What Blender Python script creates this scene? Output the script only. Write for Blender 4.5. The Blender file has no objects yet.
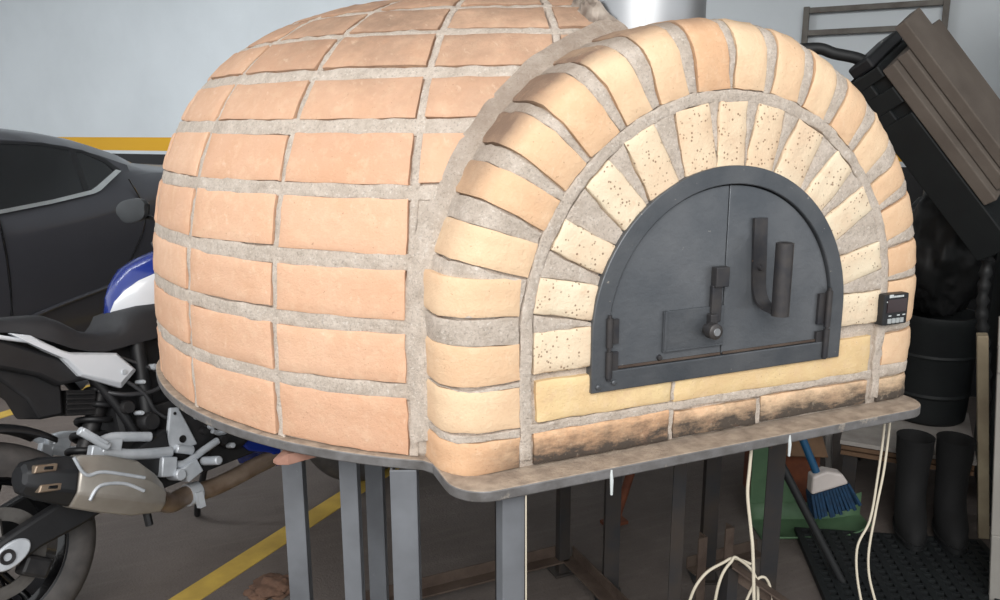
import bpy, bmesh, math, random
import numpy as np
from mathutils import Vector, Matrix, noise

random.seed(7)
C = bpy.context.scene.collection
SC = bpy.context.scene
PI = math.pi

# ------------------------------------------------------------------ camera
cam_d = bpy.data.cameras.new('camera')
cam = bpy.data.objects.new('camera', cam_d)
C.objects.link(cam)
yaw, pitch, roll = 0.407, 0.212, -0.003
fw = Vector((math.sin(yaw) * math.cos(pitch), math.cos(yaw) * math.cos(pitch), -math.sin(pitch)))
rt = Vector((math.cos(yaw), -math.sin(yaw), 0))
up = rt.cross(fw)
r2 = rt * math.cos(roll) + up * math.sin(roll)
u2 = up * math.cos(roll) - rt * math.sin(roll)
M = Matrix((r2, u2, -fw)).transposed().to_4x4()
M.translation = Vector((-1.037, -1.265, 1.422))
cam.matrix_world = M
cam_d.sensor_width = 36
cam_d.lens = 28.8
cam_d.clip_start = 0.02
SC.camera = cam

# ------------------------------------------------------------------ world, lights, exposure
W = bpy.data.worlds.new('world')
SC.world = W
W.use_nodes = True
W.node_tree.nodes['Background'].inputs[0].default_value = (0.93, 0.97, 1.0, 1)
W.node_tree.nodes['Background'].inputs[1].default_value = 0.9


def area(name, loc, target, sx, sy, power, col):
    d = bpy.data.lights.new(name, 'AREA')
    d.shape = 'RECTANGLE'
    d.size, d.size_y = sx, sy
    d.energy = power
    d.color = col
    o = bpy.data.objects.new(name, d)
    C.objects.link(o)
    o.location = loc
    o.rotation_euler = (Vector(target) - Vector(loc)).to_track_quat('-Z', 'Y').to_euler()
    return o


# daylight entering through the open front of the garage, behind and left of the camera
area('garage_opening_light', (-2.4, -3.5, 3.4), (-0.1, 0.6, 1.1), 4.0, 2.0, 170, (1.0, 0.98, 0.95))
# unseen fill light, added to brighten the back wall and parking bay
area('bay_fill_light', (-2.6, 2.4, 2.85), (-1.6, 5.2, 1.7), 2.4, 0.6, 95, (0.95, 0.98, 1.0))
SC.view_settings.view_transform = 'Standard'
SC.view_settings.look = 'None'
SC.view_settings.gamma = 1
SC.view_settings.use_curve_mapping = False
SC.view_settings.exposure = 0.35


# ------------------------------------------------------------------ materials
def lin(c):
    return tuple(((v / 255) / 12.92 if v / 255 <= 0.04045 else ((v / 255 + 0.055) / 1.055) ** 2.4) for v in c) + (1,)


class NT:
    def __init__(s, name):
        s.m = bpy.data.materials.new(name)
        s.m.use_nodes = True
        s.t = s.m.node_tree
        s.b = s.t.nodes['Principled BSDF']
        s.tc = s.t.nodes.new('ShaderNodeTexCoord')

    def n(s, typ, **kw):
        x = s.t.nodes.new('ShaderNode' + typ)
        for k, v in kw.items():
            setattr(x, k, v)
        return x

    def l(s, a, b):
        s.t.links.new(a, b)

    def noise(s, scale, detail=4, rough=.55, vec=None):
        x = s.n('TexNoise')
        x.inputs['Scale'].default_value = scale
        x.inputs['Detail'].default_value = detail
        x.inputs['Roughness'].default_value = rough
        s.l(vec or s.tc.outputs['Object'], x.inputs['Vector'])
        return x.outputs['Fac']

    def ramp(s, fac, a, b, ca=(0, 0, 0, 1), cb=(1, 1, 1, 1)):
        x = s.n('ValToRGB')
        x.color_ramp.elements[0].position = a
        x.color_ramp.elements[1].position = b
        x.color_ramp.elements[0].color = ca
        x.color_ramp.elements[1].color = cb
        s.l(fac, x.inputs[0])
        return x.outputs[0]

    def mix(s, fac, a, b, mode='MIX'):
        x = s.n('Mix', data_type='RGBA', blend_type=mode)
        for i, v in ((0, fac), (6, a), (7, b)):
            if hasattr(v, 'links'):
                s.l(v, x.inputs[i])
            else:
                x.inputs[i].default_value = v
        return x.outputs[2]

    def math(s, op, a, b=0.0):
        x = s.n('Math', operation=op)
        for i, v in ((0, a), (1, b)):
            if hasattr(v, 'links'):
                s.l(v, x.inputs[i])
            else:
                x.inputs[i].default_value = v
        return x.outputs[0]

    def bump(s, h, strength, dist):
        x = s.n('Bump')
        x.inputs['Strength'].default_value = strength
        x.inputs['Distance'].default_value = dist
        s.l(h, x.inputs['Height'])
        s.l(x.outputs[0], s.b.inputs['Normal'])

    def out(s, col, rough, metal=0.0):
        for nm, v in (('Base Color', col), ('Roughness', rough), ('Metallic', metal)):
            if hasattr(v, 'links'):
                s.l(v, s.b.inputs[nm])
            else:
                s.b.inputs[nm].default_value = v
        return s.m


def plain(name, c, rough=.5, metal=0., var=.12, scale=14., bump=0., bscale=120., c2=None, coat=0., wear=None):
    t = NT(name)
    f = t.noise(scale, 5)
    base = lin(c)
    d = lin(c2) if c2 else tuple(v * (1 - var) for v in base[:3]) + (1,)
    col = t.mix(t.ramp(f, .35, .68), base, d)
    if wear:
        w = t.ramp(t.noise(wear[1], 8, .7), wear[2], wear[2] + .05)
        col = t.mix(w, col, lin(wear[0]))
    if bump:
        t.bump(t.noise(bscale, 6, .7), bump, .01)
    if coat:
        t.b.inputs['Coat Weight'].default_value = coat
        t.b.inputs['Coat Roughness'].default_value = .05
    return t.out(col, rough, metal)


def brick_mat(name, ca, cb, soot=False, speck=0., brown_upper=True):
    t = NT(name)
    g = t.n('NewGeometry')
    col = t.mix(g.outputs['Random Per Island'], lin(ca), lin(cb))
    n1 = t.noise(9, 5, .6)
    col = t.mix(t.math('MULTIPLY', t.ramp(n1, .4, .7), .32), col, lin((203, 150, 112)))
    n2 = t.noise(38, 6, .65)
    col = t.mix(t.math('MULTIPLY', t.ramp(n2, .5, .75), .35), col, lin((240, 215, 182)))
    if speck:
        v = t.n('TexVoronoi')
        v.inputs['Scale'].default_value = 130
        t.l(t.tc.outputs['Object'], v.inputs['Vector'])
        keep = t.ramp(t.noise(60, 2), .46, .52)
        sp = t.math('MULTIPLY', t.ramp(v.outputs['Distance'], .20, .34, (1, 1, 1, 1), (0, 0, 0, 1)), keep)
        sel = t.n('SeparateColor')
        t.l(v.outputs['Color'], sel.inputs[0])
        sp = t.math('MULTIPLY', sp, t.math('GREATER_THAN', sel.outputs[0], .30))
        col = t.mix(t.math('MULTIPLY', sp, speck), col, lin((118, 84, 58)))
    else:
        v = t.noise(170, 2)
        col = t.mix(t.math('MULTIPLY', t.ramp(v, .70, .74), .45), col, lin((150, 105, 78)))
    s = t.n('SeparateXYZ')
    t.l(t.tc.outputs['Object'], s.inputs[0])
    if soot:
        # soot stain on the lowest course in front of the fire door
        nz = t.noise(11, 6, .7)
        mp = t.n('Mapping')
        mp.inputs['Scale'].default_value = (14, 14, 45)
        t.l(t.tc.outputs['Object'], mp.inputs[0])
        fine = t.noise(1.0, 8, .75, mp.outputs[0])
        h = t.math('ADD', s.outputs[2], t.math('MULTIPLY', t.math('SUBTRACT', nz, .5), -.09))
        h = t.math('ADD', h, t.math('MULTIPLY', t.math('SUBTRACT', fine, .5), .10))
        m = t.n('MapRange', clamp=True)
        for i, v_ in enumerate((.868, .815, 0., 1.)):
            m.inputs[i + 1].default_value = v_
        t.l(h, m.inputs[0])
        mx = t.n('MapRange', clamp=True)
        for i, v_ in enumerate((-.56, -.43, 0., 1.)):
            mx.inputs[i + 1].default_value = v_
        t.l(s.outputs[0], mx.inputs[0])
        k = t.math('MULTIPLY', t.math('MULTIPLY', m.outputs[0], mx.outputs[0]), .96)
        col = t.mix(k, col, lin((60, 55, 51)))
    if brown_upper:
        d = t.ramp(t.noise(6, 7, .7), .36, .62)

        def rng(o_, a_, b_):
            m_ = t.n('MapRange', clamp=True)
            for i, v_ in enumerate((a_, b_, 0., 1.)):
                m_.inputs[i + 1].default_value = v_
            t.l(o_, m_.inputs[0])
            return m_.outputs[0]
        if soot:      # brown tone, stronger high on the arch's left side behind the corner
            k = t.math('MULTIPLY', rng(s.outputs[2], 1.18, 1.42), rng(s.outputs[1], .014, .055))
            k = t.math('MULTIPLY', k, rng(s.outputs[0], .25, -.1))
        else:  # brown tone growing towards the dome top, less at its left edge
            k = t.math('MULTIPLY', rng(s.outputs[2], 1.32, 1.62), rng(s.outputs[0], -1.05, -.6))
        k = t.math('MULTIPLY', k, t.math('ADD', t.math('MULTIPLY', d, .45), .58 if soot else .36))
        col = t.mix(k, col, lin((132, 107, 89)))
    # hairline scratches and pale scuffs
    mp2 = t.n('Mapping')
    mp2.inputs['Rotation'].default_value = (.4, .7, .5)
    mp2.inputs['Scale'].default_value = (60, 14, 40)
    t.l(t.tc.outputs['Object'], mp2.inputs[0])
    col = t.mix(t.math('MULTIPLY', t.ramp(t.noise(1., 5, .7, mp2.outputs[0]), .60, .74), .30), col, lin((246, 226, 200)))
    col = t.mix(t.math('MULTIPLY', t.ramp(t.noise(19, 7, .75), .56, .72), .30), col, lin((188, 132, 98)))
    t.bump(t.math('ADD', t.noise(42, 8, .72), t.math('MULTIPLY', t.noise(230, 3), .30)), .5, .008)
    return t.out(col, .88)


def mortar_mat(name, soot=False):
    t = NT(name)
    col = t.mix(t.ramp(t.noise(30, 7, .7), .35, .7), lin((222, 208, 194)), lin((190, 175, 160)))
    col = t.mix(t.math('MULTIPLY', t.ramp(t.noise(150, 3), .58, .7), .6), col, lin((238, 229, 219)))
    col = t.mix(t.math('MULTIPLY', t.ramp(t.noise(210, 4, .7), .54, .66), .5), col, lin((140, 126, 114)))
    s = t.n('SeparateXYZ')
    t.l(t.tc.outputs['Object'], s.inputs[0])
    if soot:
        m = t.n('MapRange', clamp=True)
        for i, v_ in enumerate((.84, .80, 0., .55)):
            m.inputs[i + 1].default_value = v_
        t.l(s.outputs[2], m.inputs[0])
        col = t.mix(t.math('MULTIPLY', m.outputs[0], t.ramp(t.noise(14, 5), .4, .6)), col, lin((92, 82, 74)))
    if soot:      # browner mortar towards the upper left, behind the front face
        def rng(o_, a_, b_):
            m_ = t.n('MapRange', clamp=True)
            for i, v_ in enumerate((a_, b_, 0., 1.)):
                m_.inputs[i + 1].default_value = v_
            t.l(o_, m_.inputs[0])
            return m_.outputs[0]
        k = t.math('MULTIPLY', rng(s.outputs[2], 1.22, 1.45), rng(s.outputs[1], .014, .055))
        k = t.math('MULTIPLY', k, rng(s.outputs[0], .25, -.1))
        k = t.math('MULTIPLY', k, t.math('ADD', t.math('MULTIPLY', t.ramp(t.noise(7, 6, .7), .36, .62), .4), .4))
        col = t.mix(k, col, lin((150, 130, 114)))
    t.bump(t.math('ADD', t.noise(110, 7, .8), t.noise(34, 5)), .7, .012)
    return t.out(col, .95)


MT = {}
MT['mortar'] = mortar_mat('mortar')
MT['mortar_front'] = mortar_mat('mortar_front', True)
MT['dome_brick'] = brick_mat('dome_brick', (225, 184, 154), (214, 170, 140))
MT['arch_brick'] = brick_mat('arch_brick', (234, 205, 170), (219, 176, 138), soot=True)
MT['cream_brick'] = brick_mat('cream_brick', (234, 219, 192), (228, 203, 172), speck=.8, brown_upper=False)
MT['yellow_brick'] = brick_mat('yellow_brick', (230, 203, 154), (226, 196, 146), soot=True, brown_upper=False)
MT['plate_steel'] = plain('plate_steel', (128, 126, 126), .5, .35, c2=(98, 95, 93), scale=20, bump=.2, wear=((158, 150, 140), 18, .6))
MT['plate_top'] = plain('plate_dust', (178, 160, 142), .9, 0., c2=(138, 122, 108), scale=30, bump=.5)
MT['door_steel'] = plain('door_steel', (84, 88, 93), .36, .4, c2=(108, 110, 113), scale=5, bump=.15, bscale=60, wear=((172, 168, 162), 70, .67))
MT['frame_steel'] = plain('frame_steel', (74, 78, 83), .38, .4, c2=(94, 96, 99), scale=9, bump=.15, bscale=70, wear=((168, 160, 150), 60, .66))
MT['handle_steel'] = plain('handle_steel', (58, 58, 62), .45, .5, c2=(78, 74, 72), scale=25, wear=((132, 104, 84), 40, .68))
MT['leg_grey'] = plain('leg_grey', (120, 123, 128), .5, .15, c2=(98, 100, 104), scale=6, wear=((168, 168, 166), 34, .69))
MT['leg_dark'] = plain('leg_dark', (44, 44, 46), .6, .2, c2=(60, 52, 46), scale=10, wear=((96, 66, 48), 22, .66))
MT['rust_steel'] = plain('rust_steel', (92, 78, 68), .7, .2, c2=(70, 56, 48), scale=14, bump=.3)
MT['stainless'] = plain('stainless', (172, 173, 175), .42, .85, c2=(156, 158, 161), scale=3)
MT['foil'] = plain('foil', (168, 156, 144), .5, .3, c2=(104, 86, 74), scale=22)
MT['black_plastic'] = plain('black_plastic', (26, 27, 29), .5, c2=(34, 35, 38))
MT['gloss_black'] = plain('gloss_black', (14, 14, 16), .12, coat=.5)
MT['label_white'] = plain('label_white', (205, 210, 210), .5)
MT['key_grey'] = plain('key_grey', (168, 172, 172), .5)
MT['display'] = plain('display', (38, 12, 14), .1)


# ------------------------------------------------------------------ mesh helpers
class MB:
    def __init__(s):
        s.v, s.f, s.mi = [], [], []

    def add(s, vs, fs, mi=0):
        o = len(s.v)
        s.v += [tuple(v) for v in vs]
        s.f += [tuple(i + o for i in f) for f in fs]
        s.mi += [mi] * len(fs)
        return s

    def grid(s, P, mi=0, close_u=False, close_v=False, flip=False):
        nu, nv = len(P), len(P[0])
        vs = [p for row in P for p in row]
        fs = []
        for i in range(nu if close_u else nu - 1):
            for j in range(nv if close_v else nv - 1):
                a, b = i * nv + j, i * nv + (j + 1) % nv
                c, d = ((i + 1) % nu) * nv + (j + 1) % nv, ((i + 1) % nu) * nv + j
                fs.append((a, d, c, b) if flip else (a, b, c, d))
        return s.add(vs, fs, mi)

    def box(s, c, size, rot=None, mi=0):
        x, y, z = (v / 2 for v in size)
        vs = [Vector((sx * x, sy * y, sz * z)) for sx in (-1, 1) for sy in (-1, 1) for sz in (-1, 1)]
        if rot is not None:
            vs = [rot @ v for v in vs]
        vs = [v + Vector(c) for v in vs]
        return s.add(vs, [(0, 1, 3, 2), (4, 6, 7, 5), (0, 4, 5, 1), (2, 3, 7, 6), (0, 2, 6, 4), (1, 5, 7, 3)], mi)

    def tube(s, pts, r, n=12, mi=0, caps=True, taper=None):
        pts = [Vector(p) for p in pts]
        rows = []
        prev = None
        for i, p in enumerate(pts):
            t = (pts[min(i + 1, len(pts) - 1)] - pts[max(i - 1, 0)]).normalized()
            if prev is None:
                a = Vector((0, 0, 1)) if abs(t.z) < .9 else Vector((1, 0, 0))
                x = t.cross(a).normalized()
            else:
                x = (prev - t * prev.dot(t)).normalized()
            prev = x
            y = t.cross(x)
            rr = taper[i] if taper else r
            rows.append([p + (x * math.cos(2 * PI * k / n) + y * math.sin(2 * PI * k / n)) * rr for k in range(n)])
        s.grid(rows, mi, close_v=True)
        if caps:
            s.add(rows[0], [tuple(range(n))], mi)
            s.add(rows[-1], [tuple(reversed(range(n)))], mi)
        return s

    def lathe(s, prof, origin, axis, n=32, mi=0, closed=False):
        """prof: (radius, along-axis) pairs"""
        ax = Vector(axis).normalized()
        a = Vector((0, 0, 1)) if abs(ax.z) < .9 else Vector((1, 0, 0))
        x = ax.cross(a).normalized()
        y = ax.cross(x)
        o = Vector(origin)
        rows = [[o + ax * h + (x * math.cos(2 * PI * k / n) + y * math.sin(2 * PI * k / n)) * r for k in range(n)] for r, h in prof]
        return s.grid(rows, mi, close_u=closed, close_v=True)

    def prism(s, A, B, mi=0):
        n = len(A)
        s.add(list(A) + list(B), [tuple(range(n)), tuple(reversed(range(n, 2 * n)))] + [(i, i + n, (i + 1) % n + n, (i + 1) % n) for i in range(n)], mi)
        return s

    def loft(s, rows, mi=0, caps=True):
        s.grid(rows, mi, close_v=True)
        if caps:
            n = len(rows[0])
            s.add(rows[0], [tuple(range(n))], mi)
            s.add(rows[-1], [tuple(reversed(range(n)))], mi)
        return s

    def build(s, name, mats, parent=None, smooth=40, bevel=0., subsurf=0, weld=True):
        me = bpy.data.meshes.new(name)
        me.from_pydata(s.v, [], s.f)
        for m in (mats if isinstance(mats, (list, tuple)) else [mats]):
            me.materials.append(m)
        me.polygons.foreach_set('material_index', s.mi)
        bm = bmesh.new()
        bm.from_mesh(me)
        if weld:
            bmesh.ops.remove_doubles(bm, verts=bm.verts, dist=1e-5)
        bmesh.ops.recalc_face_normals(bm, faces=bm.faces)
        bm.to_mesh(me)
        bm.free()
        if smooth:
            me.polygons.foreach_set('use_smooth', [True] * len(me.polygons))
            me.set_sharp_from_angle(angle=math.radians(smooth))
        o = bpy.data.objects.new(name, me)
        C.objects.link(o)
        if parent:
            o.parent = parent
        if bevel:
            b = o.modifiers.new('bevel', 'BEVEL')
            b.width = bevel
            b.segments = 2
            b.limit_method = 'ANGLE'
            b.angle_limit = math.radians(40)
        if subsurf:
            b = o.modifiers.new('subsurf', 'SUBSURF')
            b.levels = b.render_levels = subsurf
        return o


def tag(o, label, cat, group=None, kind=None):
    if label:
        o['label'] = label
    if cat:
        o['category'] = cat
    if group:
        o['group'] = group
    if kind:
        o['kind'] = kind
    return o


def thing(name, label, cat, loc=(0, 0, 0), mat=None, group=None):
    o = bpy.data.objects.new(name, None)
    o.empty_display_size = .1
    C.objects.link(o)
    if mat is not None:
        o.matrix_world = mat
    else:
        o.location = loc
    return tag(o, label, cat, group)


def struct(name, mb, mat, **kw):
    o = mb.build(name, mat, **kw)
    o['kind'] = 'structure'
    return o


def sm(t):
    return t * t * (3 - 2 * t)


def curve_pts(pts, n=8):
    """Catmull-Rom through points"""
    P = [Vector(p) for p in pts]
    out = []
    for i in range(len(P) - 1):
        a, b, c, d = P[max(i - 1, 0)], P[i], P[i + 1], P[min(i + 2, len(P) - 1)]
        for k in range(n):
            t = k / n
            out.append(.5 * ((2 * b) + (c - a) * t + (2 * a - 5 * b + 4 * c - d) * t * t + (3 * b - a - 3 * c + d) * t ** 3))
    out.append(P[-1])
    return out


# ------------------------------------------------------------------ setting
DA = math.radians(39.6)
D = Vector((math.cos(DA), math.sin(DA), 0))      # direction of the parking lines, towards the wall
N = Vector((-math.sin(DA), math.cos(DA), 0))     # along the wall, to the left


def DN(s, t, z):
    return D * s + N * t + Vector((0, 0, z))


def floor_mat():
    t = NT('floor_concrete')
    col = t.mix(t.ramp(t.noise(2.2, 6, .65), .3, .72), lin((104, 95, 90)), lin((84, 76, 71)))
    mp = t.n('Mapping')
    mp.inputs['Rotation'].default_value = (0, 0, -DA)
    mp.inputs['Scale'].default_value = (3, 26, 1)
    t.l(t.tc.outputs['Object'], mp.inputs[0])
    col = t.mix(t.math('MULTIPLY', t.ramp(t.noise(1., 6, .7, mp.outputs[0]), .5, .75), .4), col, lin((122, 113, 106)))
    col = t.mix(t.math('MULTIPLY', t.ramp(t.noise(70, 4), .6, .72), .4), col, lin((62, 56, 52)))
    t.bump(t.noise(120, 5), .3, .01)
    return t.out(col, .75)


m = MB()
m.add([DN(-6, -5, 0), DN(3.3, -5, 0), DN(3.3, 11, 0), DN(-6, 11, 0)], [(0, 1, 2, 3)])
struct('floor', m, floor_mat(), smooth=0)


def wall_mat():
    t = NT('wall_paint')
    col = t.mix(t.ramp(t.noise(1.3, 5, .6), .35, .7), lin((214, 220, 224)), lin((205, 211, 215)))
    s = t.n('SeparateXYZ')
    t.l(t.tc.outputs['Object'], s.inputs[0])
    t1 = t.math('MULTIPLY', t.math('GREATER_THAN', s.outputs[2], 1.24), t.math('LESS_THAN', s.outputs[2], 1.352))
    col = t.mix(t1, col, lin((222, 168, 36)))
    col = t.mix(t.math('LESS_THAN', s.outputs[2], 1.212), col, lin((38, 38, 40)))
    # smudges near the frame
    sm_ = t.math('MULTIPLY', t.ramp(t.noise(3.0, 6, .7), .56, .72), t.math('LESS_THAN', s.outputs[1], 1.0))
    col = t.mix(t.math('MULTIPLY', sm_, .25), col, lin((150, 148, 144)))
    t.bump(t.noise(60, 4), .08, .01)
    return t.out(col, .7)


m = MB()
ws = 3.2
m.add([DN(ws, -5, 0), DN(ws, 11, 0), DN(ws, 11, 3.2), DN(ws, -5, 3.2), DN(ws + .15, -5, 0), DN(ws + .15, 11, 0), DN(ws + .15, 11, 3.2), DN(ws + .15, -5, 3.2)],
      [(0, 1, 2, 3), (4, 7, 6, 5), (3, 2, 6, 7), (0, 3, 7, 4), (1, 5, 6, 2)])
struct('wall_back', m, wall_mat(), smooth=0)

def ceil_mat(nm, c):
    return plain(nm, c, .8, var=.06, scale=2)


m = MB()
m.box(DN(1.35, 4.75, 2.95), (3.9, 12.5, .1), Matrix.Rotation(DA, 3, 'Z'))
struct('unseen_ceiling', m, ceil_mat('ceiling_paint', (206, 208, 208)), smooth=0)  # out of view, added to block sky light from above
m = MB()
m.box(DN(2.05, -1.85, 1.45), (2.5, .12, 2.9), Matrix.Rotation(DA, 3, 'Z'))
struct('unseen_wall_right', m, ceil_mat('side_wall_paint', (150, 150, 148)), smooth=0)  # out of view, added to shade the right side of the scene
MT['line_yellow'] = plain('line_yellow', (196, 164, 76), .7, c2=(168, 140, 66), scale=9, wear=((110, 98, 84), 30, .68))
for i, t0 in enumerate((1.565, 3.70), 1):
    m = MB()
    m.box(DN(0.6, t0, .001) * 1, (5.0, .088, .003), Matrix.Rotation(DA, 3, 'Z'))
    struct('trim_%d' % i, m, MT['line_yellow'], smooth=0)

# ------------------------------------------------------------------ pizza oven
PT = .80
SP = 1.04
oven = thing('pizza_oven', 'large domed brick pizza oven with black arched doors on a steel stand', 'pizza oven')

# dome surface (superellipsoid of revolution)
DC = Vector((-.023, .979, PT))
DR, DH, DNp = 1.032, .955, 3.2
BACKK = .60          # the hidden back of the oven is shallower than its front
_tt = np.linspace(0, PI / 2, 2001)
_rho = DR * np.cos(_tt) ** (2 / DNp)
_z = DH * np.sin(_tt) ** (2 / DNp)
_s = np.concatenate([[0], np.cumsum(np.hypot(np.diff(_rho), np.diff(_z)))])
S_MAX = _s[-1]


def dome(az, s, off=0.):
    r = float(np.interp(s, _s, _rho))
    z = float(np.interp(s, _s, _z))
    e = .004
    r1, z1 = np.interp(s + e, _s, _rho), np.interp(s + e, _s, _z)
    r0, z0 = np.interp(s - e, _s, _rho), np.interp(s - e, _s, _z)
    nr, nz = (z1 - z0), -(r1 - r0)
    ln = math.hypot(nr, nz) or 1
    r += off * nr / ln
    z += off * nz / ln
    y = r * math.sin(az)
    tx = min(max((r * math.cos(az) - .03) / .35, 0), 1)
    z -= .06 * sm(tx) * (z / DH) ** 4 if z > 0 else 0      # crown sags a little on the far right
    return DC + Vector((r * math.cos(az), y if y < 0 else y * BACKK, z))


def s_of_z(z):
    return float(np.interp(z, _z, _s))


rows = [(0.004, .116), (.146, .240), (.272, .362), (.394, .493), (.521, .611), (.641, .717), (.741, .806)]
rows = [(s_of_z(a), s_of_z(b)) for a, b in rows]
sN = rows[-1][1]
while sN + .13 < S_MAX - .12:
    rows.append((sN + .024, sN + .126))
    sN += .126

m = MB()
# mortar shell
NA, NS = 220, 70
P = []
for i in range(NS + 1):
    s = S_MAX * i / NS * .9995 + .0002
    row = []
    for k in range(NA):
        a = 2 * PI * k / NA
        p = dome(a, s)
        q = noise.noise(p * 22) * .0016 + noise.noise(p * 60) * .0012
        row.append(dome(a, s, -.008 + q))
    P.append(row)
m.grid(P, 0, close_v=True)


def wob(p, a=.0022, f=30):
    return Vector((noise.noise(p * f), noise.noise(p * f + Vector((7, 3, 1))), noise.noise(p * f + Vector((2, 9, 5))))) * a


def patch(mb, fn, nu, nv, mi, rim=.005, sink=.02, drop=.0025):
    """Raised brick face: fn(u, v) -> (point, outward normal); rounded rim, skirt sinking into the mortar."""
    G = [[None] * (nv + 5) for _ in range(nu + 5)]
    def prm(i, n, r):
        # indices: 0 skirt, 1 rim edge, 2 inset, .., n+2 inset, n+3 rim edge, n+4 skirt
        if i <= 1:
            return 0., i
        if i >= n + 3:
            return 1., (1 if i == n + 3 else 0)
        return r + (1 - 2 * r) * (i - 2) / n, 2
    for i in range(nu + 5):
        u, ku = prm(i, nu, rim[0] if isinstance(rim, tuple) else rim)
        for j in range(nv + 5):
            v, kv = prm(j, nv, rim[1] if isinstance(rim, tuple) else rim)
            k = min(ku, kv)
            p, nn = fn(u, v)
            p = p + wob(p) + wob(p, .0016, 90)
            if k == 0:
                p = p - nn * sink
            elif k == 1:
                p = p - nn * drop
            G[i][j] = p
    mb.grid(G, mi)


JOINT = [math.radians(-125.2 + 16.94 * k) for k in range(-8, 14)]
for ri, (sa, sb) in enumerate(rows):
    for k in range(len(JOINT) - 1):
        rad = float(np.interp((sa + sb) / 2, _s, _rho))
        a0, a1 = JOINT[k] + .0095 / rad, JOINT[k + 1] - .0095 / rad
        if a1 - a0 < .04:
            continue
        j = [random.uniform(-.003, .003) for _ in range(6)]
        HB = .0045
        beside = -126 < math.degrees(JOINT[k]) < -120 and ri < 4      # plastered over next to the arch
        if beside:
            HB = .001
        cs = [dome(a0, sa + j[0], HB), dome(a0, sb + j[1], HB), dome(a1, sa + j[2], HB), dome(a1, sb + j[3], HB)]

        def fn(u, v, a0=a0, a1=a1, sa=sa, sb=sb, cs=cs, j=j):
            a = a0 + (a1 - a0) * u
            s = sa + (j[0] * (1 - u) + j[2] * u) + (sb + (j[1] * (1 - u) + j[3] * u) - sa - (j[0] * (1 - u) + j[2] * u)) * v
            p = dome(a, s, HB)
            flat = (cs[0] * (1 - u) + cs[2] * u) * (1 - v) + (cs[1] * (1 - u) + cs[3] * u) * v
            nn = (dome(a, s, .02) - dome(a, s, 0)).normalized()
            q = p * .8 + flat * .2
            return q + nn * j[4] * .5, nn
        w = (a1 - a0) * rad
        patch(m, fn, 7, 4, 0 if beside else 1, rim=(.006 / w, .006 / (sb - sa)))


MH = .0005
for ri in range(len(rows) + 1):
    ja = rows[ri - 1][1] if ri else -.012
    jb = rows[ri][0] if ri < len(rows) else min(rows[-1][1] + .02, S_MAX - .05)
    if ri == 0:
        continue
    for k in range(len(JOINT) - 1):
        rad = float(np.interp((ja + jb) / 2, _s, _rho))
        a0, a1 = JOINT[k] - .004 / rad, JOINT[k + 1] + .004 / rad

        def fn(u, v, a0=a0, a1=a1, ja=ja, jb=jb):
            a = a0 + (a1 - a0) * u
            s = ja - .001 + (jb - ja - .0005) * v
            p = dome(a, s, MH)
            p = p + wob(p, .003, 18) + wob(p, .0018, 75)
            return p, (dome(a, s, .02) - dome(a, s, 0)).normalized()
        patch(m, fn, 14, 3, 0, rim=(.01, .08), drop=.0012)
for k in range(len(JOINT)):
    for sa, sb in rows:
        rad = float(np.interp((sa + sb) / 2, _s, _rho))
        a0, a1 = JOINT[k] - .0055 / rad, JOINT[k] + .0105 / rad      # open crack along one side

        def fn(u, v, a0=a0, a1=a1, sa=sa, sb=sb):
            a = a0 + (a1 - a0) * u
            s = sa - .012 + (sb - sa + .024) * v
            p = dome(a, s, MH)
            p = p + wob(p, .003, 20) + wob(p, .0018, 75)
            return p, (dome(a, s, .02) - dome(a, s, 0)).normalized()
        patch(m, fn, 2, 10, 0, rim=(.15, .02), drop=.0015)


def inside_arch(v):
    x, y, z = v[0] - XS_, v[1], v[2] - 1.04
    if y > .75:
        return False
    return (abs(x) < .535) if z < 0 else (math.hypot(x, z) < .535)


XS_ = -.006
keep = [i for i, f in enumerate(m.f) if not all(inside_arch(m.v[k]) for k in f)]
m.f = [m.f[i] for i in keep]
m.mi = [m.mi[i] for i in keep]
dome_o = m.build('dome', [MT['mortar'], MT['dome_brick']], oven, smooth=55)

# facade arch
RO, RC = .586, .074          # outer radius and rounded corner
XS = -.006                   # outer contour is a little left of the door centre


def contour(phi_or_z, side=None):
    """returns (base point on axis (x,z), direction (x,z)) of the arch at an angle, or on a straight jamb"""
    if side:
        return Vector((0, phi_or_z)), Vector((side, 0))
    return Vector((0, 0)), Vector((math.cos(phi_or_z), math.sin(phi_or_z)))


def prof(t, r_in, back, off=0.):
    """profile of the arch face: front at y=0, rounded outer corner, side running back. t in 0..1 -> (rho, y, n_rho, n_y)"""
    L1 = RO - RC - r_in
    L2 = RC * PI / 2
    L3 = back - RC
    d = t * (L1 + L2 + L3)
    if d < L1:
        r, y, nr, ny = r_in + d, 0., 0., -1.
    elif d < L1 + L2:
        a = (d - L1) / RC
        nr, ny = math.sin(a), -math.cos(a)
        r, y = RO - RC + RC * nr, RC + RC * ny
    else:
        r, y, nr, ny = RO, RC + d - L1 - L2, 1., 0.
    return r + nr * off, y + ny * off, nr, ny


m = MB()
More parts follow.
